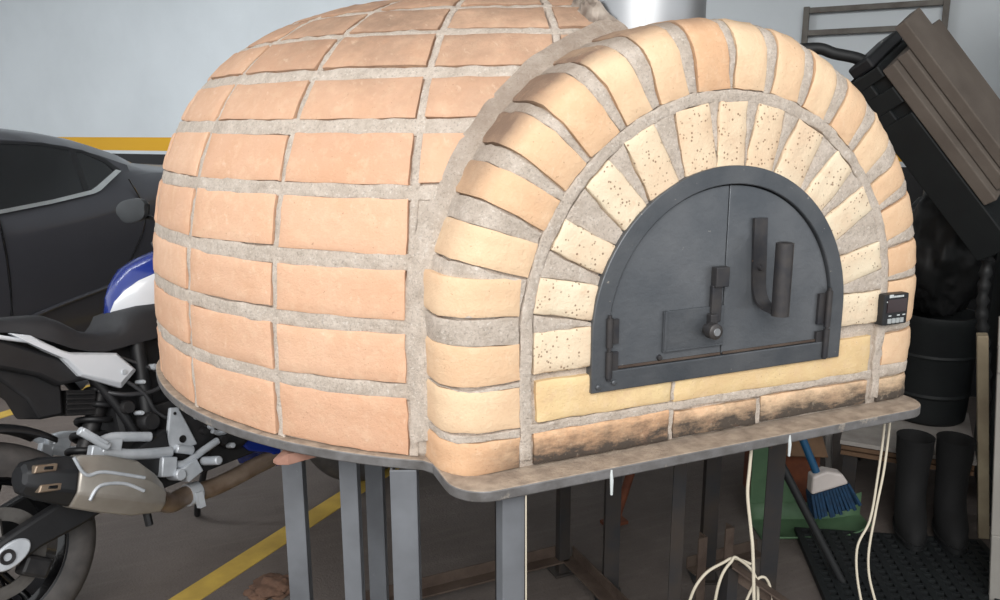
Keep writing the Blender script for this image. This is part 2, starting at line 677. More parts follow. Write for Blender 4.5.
# mortar surface swept along the arch
path = [(-1, z) for z in np.linspace(-.24, -.012, 12)] + [('a', a) for a in np.linspace(PI, 0, 80)] + [(1, z) for z in np.linspace(-.012, -.24, 12)]
BACK = .75
P = []
for kind, val in path:
    if kind == 'a':
        b, d = Vector((0, 0)), Vector((math.cos(val), math.sin(val)))
    else:
        b, d = Vector((0, val)), Vector((kind, 0))
    row = []
    for i in range(56):
        t = i / 55
        if i < 46:
            t = t / (45 / 55) * .52
        else:
            t = .52 + (i - 45) / 10 * .48
        r, y, nr, ny = prof(t, .30, BACK, 0)
        p = Vector((XS * (max(0, (r - .44) / (RO - .44))) + b.x + d.x * r, y, SP + b.y + d.y * r))
        q = -.009 + noise.noise(p * 24) * .0016 + noise.noise(p * 70) * .0014
        r, y, nr, ny = prof(t, .30, BACK, q)
        row.append(Vector((XS * (max(0, (r - .44) / (RO - .44))) + b.x + d.x * r, y, SP + b.y + d.y * r)))
    P.append(row)
m.grid(P, 0)
m.box((0, .046, .87), (.90, .08, .142), mi=0)
m.box((0, .35, 1.12), (.88, .5, .6), mi=0)

# outer ring bricks
A = math.radians
outer = [('L', -.238, -.176), ('L', -.156, -.084), ('L', -.067, 0.0), ('L', .031, .096)]
outer += [('a', A(a), A(b)) for a, b in ((164.6, 156.7), (153.1, 146.1), (143.3, 135.2), (133.3, 124.6), (121.8, 114.5), (111.8, 103.8), (100.7, 92.0), (90.3, 81.7),
                                        (79.2, 70.7), (68.2, 60.3), (57.1, 49.6), (46.3, 38.8), (34.9, 28.3), (25.6, 17.6), (15.0, 7.1))]
outer += [('R', -.054, .043), ('R', -.148, -.079), ('R', -.238, -.183)]
EDG = []
for o_ in outer:
    k, p0, p1 = o_
    if k == 'a':
        ph = (p0 + p1) / 2
        w = abs(p0 - p1) * .455
        b, d = Vector((0, 0)), Vector((math.cos(ph), math.sin(ph)))
    elif k == 'L':
        z = (p0 + p1) / 2
        w = p1 - p0
        tilt = {-.238: 0, -.156: 0, -.067: .0, .031: .05}[p0]
        b, d = Vector((0, z)), Vector((-math.cos(tilt), math.sin(tilt)))
    else:
        z = (p0 + p1) / 2
        w = p1 - p0
        b, d = Vector((0, z)), Vector((1, 0))
    tv = Vector((-d.y, d.x))
    back = .30
    jj = [random.uniform(-.0035, .0035) for _ in range(4)]
    r_in = .453

    def fn(u, v, b=b, d=d, tv=tv, w=w, jj=jj, back=back, r_in=r_in):
        r, y, nr, ny = prof(u, r_in, back, .0025 + jj[3] * .4)
        e = (r - .45) / (RO - .45)
        ww = w * (1 + .10 * e) * (v - .5) + jj[0] * e + jj[1] * (v - .5)
        q = b + d * r + tv * ww
        n2 = d * nr
        return Vector((q.x + XS * max(0, e), y, SP + q.y)), Vector((n2.x, ny, n2.y))
    patch(m, fn, 16, 4, 1, rim=(.016, .006 / w), sink=.02)
    EDG.append(fn)
for i in range(len(EDG) - 1):
    fa, fb = EDG[i], EDG[i + 1]
    # left jamb bricks are listed bottom to top, the arch runs left to right, right jamb top to bottom
    va, vb = (1., 0.) if i < 3 else ((0., 1.) if i > 3 else (1., 1.))
    if i < 3:
        va, vb = 0., 1.

    def fn(u, v, fa=fa, fb=fb, va=va, vb=vb):
        A_, na = fa(u, va)
        B_, nb = fb(u, vb)
        ln = (B_ - A_).length
        g0, g1 = .0005, .0050
        t = (g0 + (ln - g0 - g1) * v) / max(ln, 1e-4)
        n2 = (na + (nb - na) * t).normalized()
        p = A_ + (B_ - A_) * t
        bul = 0
        if ln > .01:
            # joints follow the curve of the arch rather than the chord
            pa, pb = Vector((A_.x, A_.z - SP)), Vector((B_.x, B_.z - SP))
            if pa.y > -.02 and pb.y > -.02:
                q = Vector((p.x, p.z - SP))
                want = pa.length * (1 - t) + pb.length * t
                q = q * (want / max(q.length, 1e-4))
                p = Vector((q.x, p.y, q.y + SP))
        p = p - n2 * .0025
        p = p + wob(p, .003, 20) + wob(p, .0018, 80)
        return p, n2
    patch(m, fn, 18, 4, 0, rim=(.01, .06), sink=.015, drop=.0012)

# inner ring bricks
inner = [(-177.8, -172.5), (172.5, 164.0), (156.4, 149.1), (139.1, 130.7), (124.5, 115.7), (108.4, 98.8), (95.0, 86.8), (82.3, 73.7), (67.9, 58.3), (51.3, 43.4), (36.4, 29.3), (18.4, 10.4), (3.6, -5.6)]
IED = []
for idx, (p0, p1) in enumerate(inner):
    if idx == 0:
        b, d, w = Vector((0, -.020)), Vector((-1, 0)), .074
    elif idx == 12:
        b, d, w = Vector((0, -.010)), Vector((1, 0)), .066
    else:
        ph = A((p0 + p1) / 2)
        w = abs(A(p0 - p1)) * .425
        b, d = Vector((0, 0)), Vector((math.cos(ph), math.sin(ph)))
    w = max(w * 1.06, .060)
    tv = Vector((-d.y, d.x))
    jj = [random.uniform(-.003, .003) for _ in range(3)]

    def fn(u, v, b=b, d=d, tv=tv, w=w, jj=jj):
        r = .285 + (.428 + jj[0] - .285) * u
        q = b + d * r + tv * (w * (v - .5))
        return Vector((q.x, -.004 + jj[1] * .4, SP + q.y)), Vector((0, -1, 0))
    patch(m, fn, 8, 4, 2, rim=(.03, .05))
    IED.append(fn)
for i in range(len(IED) - 1):
    def fn(u, v, fa=IED[i], fb=IED[i + 1]):
        A_, B_ = fa(u, 0.), fb(u, 1.)
        A_, B_ = A_[0], B_[0]
        ln = (B_ - A_).length
        g0, g1 = .0005, .0036
        t = (g0 + (ln - g0 - g1) * v) / max(ln, 1e-4)
        if (B_ - A_).dot(Vector((math.cos(PI / 2 - (A_.x + B_.x) * 0), 0, 0))) < -1:
            t = 0
        p = A_ + (B_ - A_) * t + Vector((0, .0025, 0))
        p = p + wob(p, .0025, 22) + wob(p, .0016, 80)
        return p, Vector((0, -1, 0))
    patch(m, fn, 8, 3, 0, rim=(.02, .08), sink=.015, drop=.0012)
# the curved joint between the two rings and the joints round the lower bricks
def ring_fn(u, v):
    L_ = .225 * 2 + PI * .44
    d = u * L_
    r = .4295 + .0225 * v
    if d < .225:
        x, z = -r, -.225 + d
    elif d > L_ - .225:
        x, z = r, -(d - (L_ - .225))
    else:
        a = PI - (d - .225) / .44
        x, z = r * math.cos(a), r * math.sin(a)
    p = Vector((x, -.0018, SP + z))
    p = p + wob(p, .003, 16) + wob(p, .0018, 80)
    return p, Vector((0, -1, 0))


patch(m, ring_fn, 130, 3, 0, rim=(.003, .1), sink=.015, drop=.0012)


def rect_brick(mb, x0, x1, z0, z1, mi, y=-.004):
    jj = [random.uniform(-.003, .003) for _ in range(4)]

    def fn(u, v):
        x = x0 + (x1 - x0) * u
        return Vector((x, y, PT + (z0 + jj[0] * (1 - u) + jj[1] * u) * (1 - v) + (z1 + jj[2] * (1 - u) + jj[3] * u) * v)), Vector((0, -1, 0))
    patch(mb, fn, 12, 5, mi, rim=(.005 / (x1 - x0), .005 / (z1 - z0)))


rect_brick(m, -.420, -.121, .086, .165, 3)
rect_brick(m, -.114, .412, .082, .163, 3)
rect_brick(m, -.424, -.124, .004, .064, 1)
rect_brick(m, -.112, .098, .004, .062, 1)
rect_brick(m, .111, .414, .004, .061, 1)
for x0, x1, z0, z1 in ((-.432, .424, .0655, .0835), (-.1205, -.1145, .088, .172), (-.1225, -.1135, .004, .064), (.0985, .1105, .004, .062)):
    def fn(u, v, x0=x0, x1=x1, z0=z0, z1=z1):
        p = Vector((x0 + (x1 - x0) * u, -.0018, PT + z0 + (z1 - z0) * v))
        return p + wob(p, .003, 16) + wob(p, .0016, 80), Vector((0, -1, 0))
    patch(m, fn, 40 if x1 - x0 > .1 else 3, 3 if x1 - x0 > .1 else 8, 0, rim=.05 if x1 - x0 < .1 else (.004, .1), sink=.015, drop=.0012)
# mortar fillet where the arch runs into the dome
fil = []
for kind, val in path[2:-2]:
    if kind == 'a':
        p2 = Vector((math.cos(val), math.sin(val))) * RO
    else:
        p2 = Vector((kind * RO, val))
    x, z = p2.x + XS, SP + p2.y
    zz = min(max(z - PT, 0.001), DH * .999)
    rho = float(np.interp(zz, _z, _rho))
    dx = x - DC.x
    yy = DC.y - math.sqrt(max(rho * rho - dx * dx, .01))
    fil.append((Vector((x, yy, z)), Vector((p2.x, 0, p2.y)).normalized()))
G = []
for i, (p, nr) in enumerate(fil):
    row = []
    # a concave cove between arch side (-y) and dome (outwards)
    n_d = Vector(((p.x - DC.x) / 1.0, p.y - DC.y, max(0, (p.z - PT - .5)) * 1.2)).normalized()
    along = (nr - n_d * nr.dot(n_d)).normalized()
    a_end = p + Vector((0, -.014, 0)) - nr * .006
    d_end = p + along * float(np.interp(p.z, (1.20, 1.31), (.044, .034))) - n_d * .004
    ctrl = p + nr * .006 + Vector((0, -.002, 0))
    for j in range(11):
        t = j / 10
        q = a_end * (1 - t) ** 2 + ctrl * 2 * t * (1 - t) + d_end * t * t
        q += (nr * .5 - Vector((0, .5, 0))) * (.006 * math.sin(PI * t))
        q += wob(q, .005, 14) + wob(q, .0025, 45)
        row.append(q)
    G.append(row)
m.grid(G, 0)
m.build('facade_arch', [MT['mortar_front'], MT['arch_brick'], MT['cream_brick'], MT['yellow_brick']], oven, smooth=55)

# base plate
out = []
x_l, x_r, y_f, cr = -.606, .560, -.066, .07
RP = 1.047
a_l = math.atan2(-math.sqrt(RP ** 2 - (x_l - DC.x) ** 2), x_l - DC.x)
a_r = math.atan2(-math.sqrt(RP ** 2 - (x_r - DC.x) ** 2), x_r - DC.x)
for a in np.linspace(a_r, a_l + 2 * PI, 160):
    out.append((DC.x + RP * math.cos(a), DC.y + RP * math.sin(a) * (BACKK if math.sin(a) > 0 else 1)))
yl = out[-1][1]
out.append((x_l + .012, yl - .022))
out.append((x_l + .010, y_f + cr + .02))
for a in np.linspace(PI, 1.5 * PI, 9):
    out.append((x_l + .01 + cr + cr * math.cos(a), y_f + cr + cr * math.sin(a)))
for a in np.linspace(1.5 * PI, 2 * PI, 9):
    out.append((x_r - cr + cr * math.cos(a), y_f + cr + cr * math.sin(a)))
m = MB()
n_ = len(out)
top = [(x, y, PT) for x, y in out]
bot = [(x, y, PT - .022) for x, y in out]
m.add(top + bot, [tuple(reversed(range(n_, 2 * n_)))] + [(i, i + n_, (i + 1) % n_ + n_, (i + 1) % n_) for i in range(n_)], 0)
m.add(top, [tuple(range(n_))], 1)
m.build('base_plate', [MT['plate_steel'], MT['plate_top']], oven, smooth=30, bevel=.003)

# door frame ring
def dshape(r, zb, n=48):
    """outline of arch door: bottom left, up, around, down"""
    pts = [(-r, zb), (-r, zb / 2)]
    pts += [(r * math.cos(a), r * math.sin(a)) for a in np.linspace(PI, 0, n)]
    pts += [(r, zb / 2), (r, zb)]
    return pts


o1 = dshape(.310, -.110)
o2 = dshape(.274, -.070)
m = MB()
n_ = len(o1)
yf, yb = -.022, .012
va = [(x, yf, SP + z) for x, z in o1]
vb = [(x, yf, SP + z) for x, z in o2]
vc = [(x, yb, SP + z) for x, z in o2]
vd = [(x, yb, SP + z) for x, z in o1]
q = []
for k in range(4):
    for i in range(n_):
        q.append((k * n_ + i, k * n_ + (i + 1) % n_, ((k + 1) % 4) * n_ + (i + 1) % n_, ((k + 1) % 4) * n_ + i))
m.add(va + vb + vc + vd, q)
for bx, bz in ((-.296, -.098), (-.262, -.098 + .005)):
    m.lathe([(.0, -.005), (.005, -.005), (.006, 0)], (bx, yf, SP + bz), (0, 1, 0), 10)
df = m.build('door_frame', MT['frame_steel'], oven, smooth=35, bevel=.002)
df.location.y = .010

# two door leaves
XSEAM = -.006


def leaf_outline(side):
    r, zb = .272, -.068
    pts = []
    if side < 0:
        a1 = math.acos((XSEAM - .0012) / r)
        for a in np.linspace(PI, a1, 30):
            pts.append((r * math.cos(a), r * math.sin(a)))
        pts.append((XSEAM - .0012, zb))
        pts.append((-r, zb))
    else:
        a1 = math.acos((XSEAM + .0012) / r)
        pts.append((XSEAM + .0012, zb))
        for a in np.linspace(a1, 0, 30):
            pts.append((r * math.cos(a), r * math.sin(a)))
        pts.append((r, zb))
    return pts


leafs = []
for side in (-1, 1):
    o = leaf_outline(side)
    m = MB()
    m.prism([(x, -.014, SP + z) for x, z in o], [(x, .008, SP + z) for x, z in o])
    lf = m.build('door_leaf', MT['door_steel'], oven, smooth=30, bevel=.0012)
    lf['label'] = 'left door leaf with sliding air vent' if side < 0 else 'right door leaf with tube handle'
    lf.location.y = .010
    leafs.append(lf)
    # hinges: two stacked barrels with plates
    hx = -.275 if side < 0 else .264
    h = MB()
    for z0, z1 in (((-.022, .034), (-.082, -.030)) if side < 0 else ((-.036, .042), (-.104, -.042))):
        h.tube([(hx, -.025, SP + z0), (hx, -.025, SP + z1)], .0068, 12)
        h.box((hx - side * .012, -.018, SP + (z0 + z1) / 2), (.022, .006, (z1 - z0) * .85))
    h.tube([(hx, -.025, SP - .108 if side > 0 else SP - .088), (hx, -.025, SP + .048 if side > 0 else SP + .04)], .004, 8)
    hg = h.build('hinge', MT['handle_steel'], lf, smooth=40)
    hg['label'] = 'dark barrel hinge'
# rusty weather strip along the foot of each leaf
for side, lf in ((-1, leafs[0]), (1, leafs[1])):
    m = MB()
    x0, x1 = (-.268, XSEAM - .003) if side < 0 else (XSEAM + .003, .268)
    m.box(((x0 + x1) / 2, -.0155, SP - .0665), (x1 - x0, .005, .005))
    ws_ = m.build('weather_strip', MT['rust_steel'], lf, smooth=0, bevel=.001)
    ws_['label'] = 'rusty strip along the foot of the door leaf'
# vent: recessed sliding plate with latch bar and knob
m = MB()
m.box((-.078, -.0165, SP - .006), (.144, .005, .080))
m.box((-.146, -.018, SP - .006), (.006, .008, .080))
m.box((-.078, -.0175, SP - .046), (.144, .007, .004))
vent = m.build('vent_slide', MT['frame_steel'], leafs[0], smooth=0, bevel=.001)
vent['label'] = 'rectangular sliding vent plate'
m = MB()
m.box((-.030, -.020, SP + .040), (.024, .010, .075))
m.box((-.024, -.023, SP + .094), (.032, .018, .040))
m.box((-.040, -.024, SP + .004), (.018, .018, .034))
m.build('latch', MT['handle_steel'], leafs[0], smooth=0, bevel=.002)
m = MB()
m.tube([(-.048, -.014, SP - .010), (-.048, -.034, SP - .010)], .011, 14)
m.lathe([(.0, -.052), (.012, -.052), (.016, -.049), (.0165, -.032), (.0, -.030)], (-.048, 0, SP - .010), (0, 1, 0), 20)
m.lathe([(.0, -.0535), (.0075, -.0535), (.0085, -.0515)], (-.048, 0, SP - .010), (0, 1, 0), 14, mi=1)
m.build('knob', [MT['handle_steel'], MT['stainless']], leafs[0], smooth=40)
m = MB()
m.lathe([(.0, -.020), (.005, -.019), (.006, -.014)], (-.155, 0, SP - .058), (0, 1, 0), 10)
m.build('rivet', MT['handle_steel'], leafs[0])
# handle on the right leaf
m = MB()
st = curve_pts([(.070, -.019, SP + .205), (.074, -.019, SP + .12), (.078, -.019, SP + .060), (.084, -.030, SP + .030), (.090, -.062, SP + .020)], 6)
rows_ = []
for i, p in enumerate(st):
    t = (st[min(i + 1, len(st) - 1)] - st[max(i - 1, 0)]).normalized()
    x = Vector((1, 0, 0))
    nn = x.cross(t).normalized()
    rows_.append([p + x * .0165 + nn * .003, p - x * .0165 + nn * .003, p - x * .0165 - nn * .003, p + x * .0165 - nn * .003])
m.loft(rows_)
m.lathe([(0, -.030), (.006, -.029), (.007, -.02)], (.075, 0, SP + .105), (0, 1, 0), 12)
m.tube([(.090, -.070, SP + .014), (.090, -.070, SP + .160)], .0175, 20)
m.lathe([(.006, .1605), (.0135, .1615), (.0165, .160)], (.090, -.070, SP), (0, 0, 1), 20)
hd = m.build('handle', MT['handle_steel'], leafs[1], smooth=35)
hd['label'] = 'steel strap handle with upright tube grip'

# temperature controller
m = MB()
m.box((.457, -.010, SP - .015), (.074, .024, .070))
ctl = m.build('temperature_controller', MT['black_plastic'], oven, smooth=0, bevel=.003)
ctl['label'] = 'small black digital temperature controller'
m = MB()
m.box((.458, -.0225, SP - .006), (.058, .002, .030))
m.build('display', MT['display'], ctl, smooth=0)
for k in range(4):
    m = MB()
    m.box((.438 + k * .0125, -.0235, SP - .040), (.0095, .004, .011))
    m.build('key', MT['key_grey'], ctl, smooth=0, bevel=.001)
m = MB()
for k, w in enumerate((.007, .004, .005, .004, .006, .004, .005)):
    m.box((.437 + k * .0062, -.0224, SP + .0145 + (.0015 if k < 2 else 0)), (w, .0008, .004 if k > 1 else .007))
m.build('lettering', MT['label_white'], ctl, smooth=0)
for k in (0, 3, 5):
    m = MB()
    m.box((.440 + k * .0085, -.0224, SP - .0285), (.008, .0008, .0025))
    m.build('caption', MT['label_white'], ctl, smooth=0)
m = MB()
m.box((.4285, -.0224, SP + .004), (.003, .0008, .003))
m.build('indicator', MT['label_white'], ctl, smooth=0)

# chimney
CX, CY = -.022, .30
m = MB()
m.lathe([(.135, 1.58), (.135, 2.6), (.128, 2.6), (.128, 1.58)], (CX, CY, 0), (0, 0, 1), 56)
a = math.radians(-118)
m.box((CX + .136 * math.cos(a), CY + .136 * math.sin(a), 2.08), (.010, .004, 1.0), Matrix.Rotation(a + PI / 2, 3, 'Z'))
ch = m.build('chimney_pipe', MT['stainless'], oven, smooth=40)
ch['label'] = 'shiny stainless steel chimney pipe'
G = []
for k in range(96):
    a = 2 * PI * k / 96
    hgt = .004 + .13 * max(0, math.cos(a - A(166))) ** 5          # pulled up on the left of the pipe
    row = []
    for j in range(15):
        t = j / 14
        r = .138 + .05 * t * (1 + .5 * max(0, math.cos(a - A(162))))
        z = 1.612 + hgt * (1 - t) ** 1.5 - .02 * t
        p = Vector((CX + r * math.cos(a), CY + r * math.sin(a), z))
        q = (noise.noise(p * 26) * .022 + noise.noise(p * 70) * .008) * (.3 + .7 * min(1, hgt / .04))
        row.append(p + Vector((math.cos(a) * q * .6, math.sin(a) * q * .6, q)))
    G.append(row)
m = MB()
m.grid(G, 0, close_u=True)
fo = m.build('chimney_collar', MT['foil'], oven, smooth=25)
fo['label'] = 'crumpled foil and mortar collar around the chimney foot'

# stand legs
ZT = PT - .022


def leg(x, y, kind, w=.05, z0=0., z1=ZT, rot=0.):
    m = MB()
    R = Matrix.Rotation(rot, 3, 'Z')
    if kind == 'angle':
        m.box((x, y, (z0 + z1) / 2), (w, .005, z1 - z0), R)
        c = Vector((x, y, 0)) + R @ Vector((w / 2 - .0025, w / 2, 0))
        m.box((c.x, c.y, (z0 + z1) / 2), (.005, w, z1 - z0), R)
    elif kind == 'channel':
        m.box((x, y, (z0 + z1) / 2), (w, .005, z1 - z0), R)
        for sx in (-1, 1):
            c = Vector((x, y, 0)) + R @ Vector((sx * (w / 2 - .0025), .022, 0))
            m.box((c.x, c.y, (z0 + z1) / 2), (.005, .044, z1 - z0), R)
    else:
        m.box((x, y, (z0 + z1) / 2), (w, w * .8, z1 - z0), R)
    if z0 < .01:
        m.box((x, y + .01, .004), (w * 1.9, w * 1.9, .008), R)
    return m


R40 = -.40
legs = [(-.785, .560, 'square', .048, 'leg_grey', R40), (-.690, .400, 'angle', .040, 'leg_grey', R40), (-.603, .520, 'angle', .042, 'leg_grey', R40),
        (-.640, .130, 'channel', .052, 'leg_grey', R40), (-.480, -.018, 'square', .044, 'leg_grey', -.05),
        (-.28, .50, 'square', .020, 'leg_dark', 0), (.085, .830, 'square', .038, 'leg_dark', 0), (.150, .640, 'square', .046, 'leg_dark', R40),
        (.02, .145, 'angle', .036, 'leg_dark', 0), (.490, .610, 'square', .046, 'leg_dark', R40), (.500, .350, 'angle', .050, 'leg_dark', R40)]
for x, y, kind, w, mt, ro in legs:
    leg(x, y, kind, w, rot=ro).build('leg', MT[mt], oven, smooth=0, bevel=.0015)
# base rails of the stand
for a_, b_ in (((-.60, .82), (.10, .83)), ((.10, .83), (.10, .16)), ((.42, .60), (.70, .60)), ((-.78, .57), (-.60, .82))):
    m = MB()
    av, bv = Vector((a_[0], a_[1], .05)), Vector((b_[0], b_[1], .05))
    dd = bv - av
    R = Matrix.Rotation(math.atan2(dd.y, dd.x), 3, 'Z')
    m.box((av + bv) / 2, (dd.length, .045, .006), R)
    sidev = R @ Vector((0, .0225, .018))
    m.box((av + bv) / 2 + sidev, (dd.length, .005, .042), R)
    m.build('base_rail', MT['rust_steel'], oven, smooth=0, bevel=.001)
# short stubs of angle iron welded to the rails
for x, y, h in ((.34, .45, .26), (.41, .42, .29)):
    leg(x, y, 'angle', .03, .0, h, 0).build('stub_post', MT['rust_steel'], oven, smooth=0)
# drips of mortar slurry hanging off the plate edge
for x, y, l in ((-.294, -.0664, .024), (.135, -.0664, .020)):
    m = MB()
    m.tube([(x, y + .002, PT - .004), (x, y - .001, PT - .024), (x + .001, y, PT - .03 - l)], .004, 8, taper=[.0025, .0035, .0025])
    dr = m.build('mortar_drip', MT['label_white'], oven)
    dr['label'] = 'pale mortar drip hanging from the plate edge'

# ------------------------------------------------------------------ car
MT['car_paint'] = plain('car_paint', (56, 56, 61), .35, .2, c2=(60, 60, 65), scale=3, coat=.4)
MT['car_glass'] = plain('car_glass', (24, 25, 26), .2, 0., c2=(28, 29, 30), scale=5)
MT['chrome'] = plain('chrome', (205, 206, 205), .25, .9)
MT['tyre'] = plain('tyre_rubber', (66, 63, 62), .7, c2=(80, 76, 74), scale=30)
MT['trim_black'] = plain('trim_black', (20, 20, 22), .45)
CT = 3.975
car_M = Matrix((D, N, Vector((0, 0, 1)))).transposed().to_4x4()
car_M.translation = DN(.7, CT, 0)
car = thing('car', 'dark grey sedan car with tinted windows parked by the yellow striped wall', 'car', mat=car_M)


def cs(s, t, z):
    return Vector((s - .7, t, z))


def inset(z):
    return .03 + (z - .98) * .42


# stations: s, zlow, z_mid bulge, belt z, roof-edge z, roof-centre z, extra inset at ends
ST = [(-1.62, .35, .5, .58, .60, .62, .22), (-1.55, .24, .5, .66, .70, .73, .12), (-1.2, .2, .55, .78, .83, .86, .03), (-.75, .2, .6, .86, .93, .97, .0),
      (-.35, .2, .62, .91, 1.02, 1.06, 0), (.2, .2, .62, .94, 1.33, 1.40, 0), (.6, .2, .62, .96, 1.375, 1.45, 0), (1.0, .2, .62, .995, 1.378, 1.455, 0),
      (1.25, .2, .62, 1.02, 1.36, 1.445, 0), (1.5, .2, .63, 1.055, 1.325, 1.415, 0), (1.7, .2, .64, 1.10, 1.265, 1.375, 0), (1.87, .2, .66, 1.13, 1.20, 1.315, 0),
      (2.05, .2, .68, 1.14, 1.165, 1.235, .01), (2.25, .2, .7, 1.135, 1.15, 1.19, .02), (2.6, .22, .72, 1.12, 1.14, 1.165, .04), (2.85, .25, .72, 1.09, 1.12, 1.14, .10), (2.97, .32, .7, .98, 1.02, 1.04, .2)]
m = MB()
rows_ = []
for s, zl, zm, zb, zr, zc, e in ST:
    i1, i2 = inset(zb), max(inset(zr), inset(zb) + .02)
    if zr - zb < .06:
        i2 = inset(zb) + .10
    half = [(.25 + e, zl), (.06 + e, zl + .03), (.02 + e, .36), (.0 + e, .47), (.012 + e, zm), (.0 + e, zb - .16), (i1 * .4 + e, zb - .06), (i1 + e, zb)]
    for k in (1, 2, 3):
        half.append((i1 + (i2 - i1) * k / 3 + e, zb + (zr - zb) * k / 3))
    half += [(i2 + .10 + e, zr + (zc - zr) * .55), (i2 + .3 + e, zr + (zc - zr) * .9)]
    full = half + [(.88, zc)] + [(1.76 - t, z) for t, z in reversed(half)]
    rows_.append([cs(s, t, z) for t, z in full])
m.loft(rows_)
body = m.build('body', MT['car_paint'], car, smooth=32)


def side_poly(pts, off, thick=.006):
    A_ = [cs(s, inset(z) - off, z) for s, z in pts]
    B_ = [cs(s, inset(z) - off + thick, z) for s, z in pts]
    return A_, B_


def cpoly(name, pts, off, mt, parent=None, thick=.008):
    mm = MB()
    for near in (True, False):
        A_, B_ = side_poly(pts, off, thick)
        if not near:
            A_ = [Vector((v.x, 1.76 - v.y, v.z)) for v in A_]
            B_ = [Vector((v.x, 1.76 - v.y, v.z)) for v in B_]
        q = MB().prism(A_, B_)
        q.build(name, mt, parent or car, smooth=0)


cpoly('window', [(.42, .965), (.99, 1.0), (1.285, 1.03), (1.50, 1.058), (1.508, 1.300), (1.352, 1.328), (1.128, 1.343), (.7, 1.345), (.40, 1.335)], .014, MT['car_glass'])
cpoly('window', [(-.30, .94), (.34, .96), (.33, 1.33), (.15, 1.30)], .014, MT['car_glass'])
cpoly('quarter_window', [(1.535, 1.064), (1.575, 1.07), (1.745, 1.165), (1.70, 1.228), (1.60, 1.278), (1.545, 1.295)], .014, MT['car_glass'])
cpoly('window_frame', [(.34, 1.355), (1.128, 1.362), (1.36, 1.347), (1.59, 1.300), (1.72, 1.245), (1.80, 1.175), (1.765, 1.165), (1.70, 1.225), (1.59, 1.282), (1.36, 1.33), (1.128, 1.345), (.34, 1.337)], .017, MT['trim_black'])
cpoly('window_divider', [(1.503, 1.055), (1.535, 1.06), (1.545, 1.30), (1.505, 1.305)], .016, MT['trim_black'])
cpoly('chrome_strip', [(-.32, .918), (.34, .943), (.99, .984), (1.285, 1.012), (1.56, 1.047), (1.61, 1.062), (1.80, 1.168), (1.765, 1.178), (1.59, 1.085), (1.55, 1.068), (1.285, 1.032), (.99, 1.004), (.34, .962), (-.32, .936)], .020, MT['chrome'])
# door seam and crease
for pts, r in (([(.955, .005, .98), (.962, -.003, .86), (.972, .004, .74), (.972, .008, .57), (.95, -.004, .40)], .006), ([(1.80, .03, 1.12), (1.86, .0, .95), (1.85, .004, .8), (1.72, .008, .6)], .005)):
    m = MB()
    m.tube(curve_pts([cs(s, t, z) for s, t, z in pts], 5), r, 6)
    m.build('door_seam', MT['gloss_black'], car)
m = MB()
m.tube(curve_pts([cs(.7, .004, .34), cs(.996, .000, .388), cs(1.237, -.002, .436), cs(1.534, .0, .482), cs(1.75, .002, .52)], 5), .012, 8)
cr_ = m.build('sill_crease', MT['car_paint'], car)
for s in (-.75, 2.02):
    for t in (.10, 1.66):
        m = MB()
        sg = -1 if t < .8 else 1
        m.lathe([(.20, -.09), (.29, -.10), (.315, -.08), (.32, 0), (.315, .08), (.29, .10), (.20, .09)], cs(s, t, .32), (0, 1, 0), 40)
        wh = m.build('wheel', MT['tyre'], car, smooth=50)
        m = MB()
        m.lathe([(0, sg * .06), (.05, sg * .08), (.06, sg * .05)], cs(s, t, .32), (0, 1, 0), 24)
        m.lathe([(.185, sg * .085), (.205, sg * .09), (.205, -sg * .08), (.18, -sg * .08)], cs(s, t, .32), (0, 1, 0), 40)
        for k in range(5):
            a = 2 * PI * k / 5
            c = cs(s, t + sg * .07, .32) + Vector((math.cos(a), 0, math.sin(a))) * .12
            m.box(c, (.15, .03, .05), Matrix.Rotation(-a, 3, 'Y'))
        m.build('wheel_rim', MT['chrome'], wh, smooth=40)
# door handles
for s in (.78,):
    for t in (-.018, 1.778):
        m = MB()
        m.box(cs(s, t, .90), (.20, .02, .03))
        m.build('door_handle', MT['car_paint'], car, smooth=0, bevel=.006)
# tail lamps
MT['lamp_red'] = plain('lamp_red', (110, 16, 18), .15, coat=.5)
for t in (.14, 1.62):
    m = MB()
    m.box(cs(2.90, t, .95), (.10, .30, .12))
    m.build('tail_lamp', MT['lamp_red'], car, smooth=0, bevel=.02)

# ------------------------------------------------------------------ motorcycle
BO = Vector((-1.5115, 1.0550, 0))
bh, bl, bu = Vector((.85099, .52518, 0)), Vector((-.51371, .83239, -.20791)), Vector((-.10919, .17693, .97815))
bike_M = Matrix((bh, bl, bu)).transposed().to_4x4()
bike_M.translation = BO
bike = thing('motorcycle', 'white and blue naked motorcycle with black seat leaning on its stand', 'motorcycle', mat=bike_M)
MT['moto_white'] = plain('moto_white', (214, 217, 222), .3, coat=.4, var=.05)
MT['moto_blue'] = plain('moto_blue', (20, 44, 128), .25, coat=.6, var=.1)
MT['moto_black'] = plain('moto_black', (24, 24, 26), .5, c2=(32, 32, 34))
MT['seat_vinyl'] = plain('seat_vinyl', (33, 33, 36), .6, c2=(38, 38, 41), bump=.15, bscale=300)
MT['alloy'] = plain('alloy', (205, 209, 214), .38, .25, c2=(182, 187, 193), scale=20)
MT['hose_line'] = plain('hose_line', (58, 58, 60), .4)
MT['mirror_shell'] = plain('mirror_shell', (46, 48, 50), .35, c2=(54, 56, 58))
MT['engine_dark'] = plain('engine_dark', (36, 36, 38), .5, .3, c2=(52, 50, 50), scale=30)
MT['can_steel'] = plain('can_steel', (176, 170, 162), .36, .4, c2=(150, 142, 132), scale=6, wear=((186, 148, 82), 5, .62))
MT['pipe_steel'] = plain('pipe_steel', (150, 132, 116), .38, .35, c2=(122, 100, 82), scale=14)
MT['bronze'] = plain('bronze', (176, 158, 138), .4, .7, c2=(120, 100, 84))
MT['brake_steel'] = plain('brake_steel', (120, 116, 112), .4, .7, c2=(92, 88, 84), scale=25)


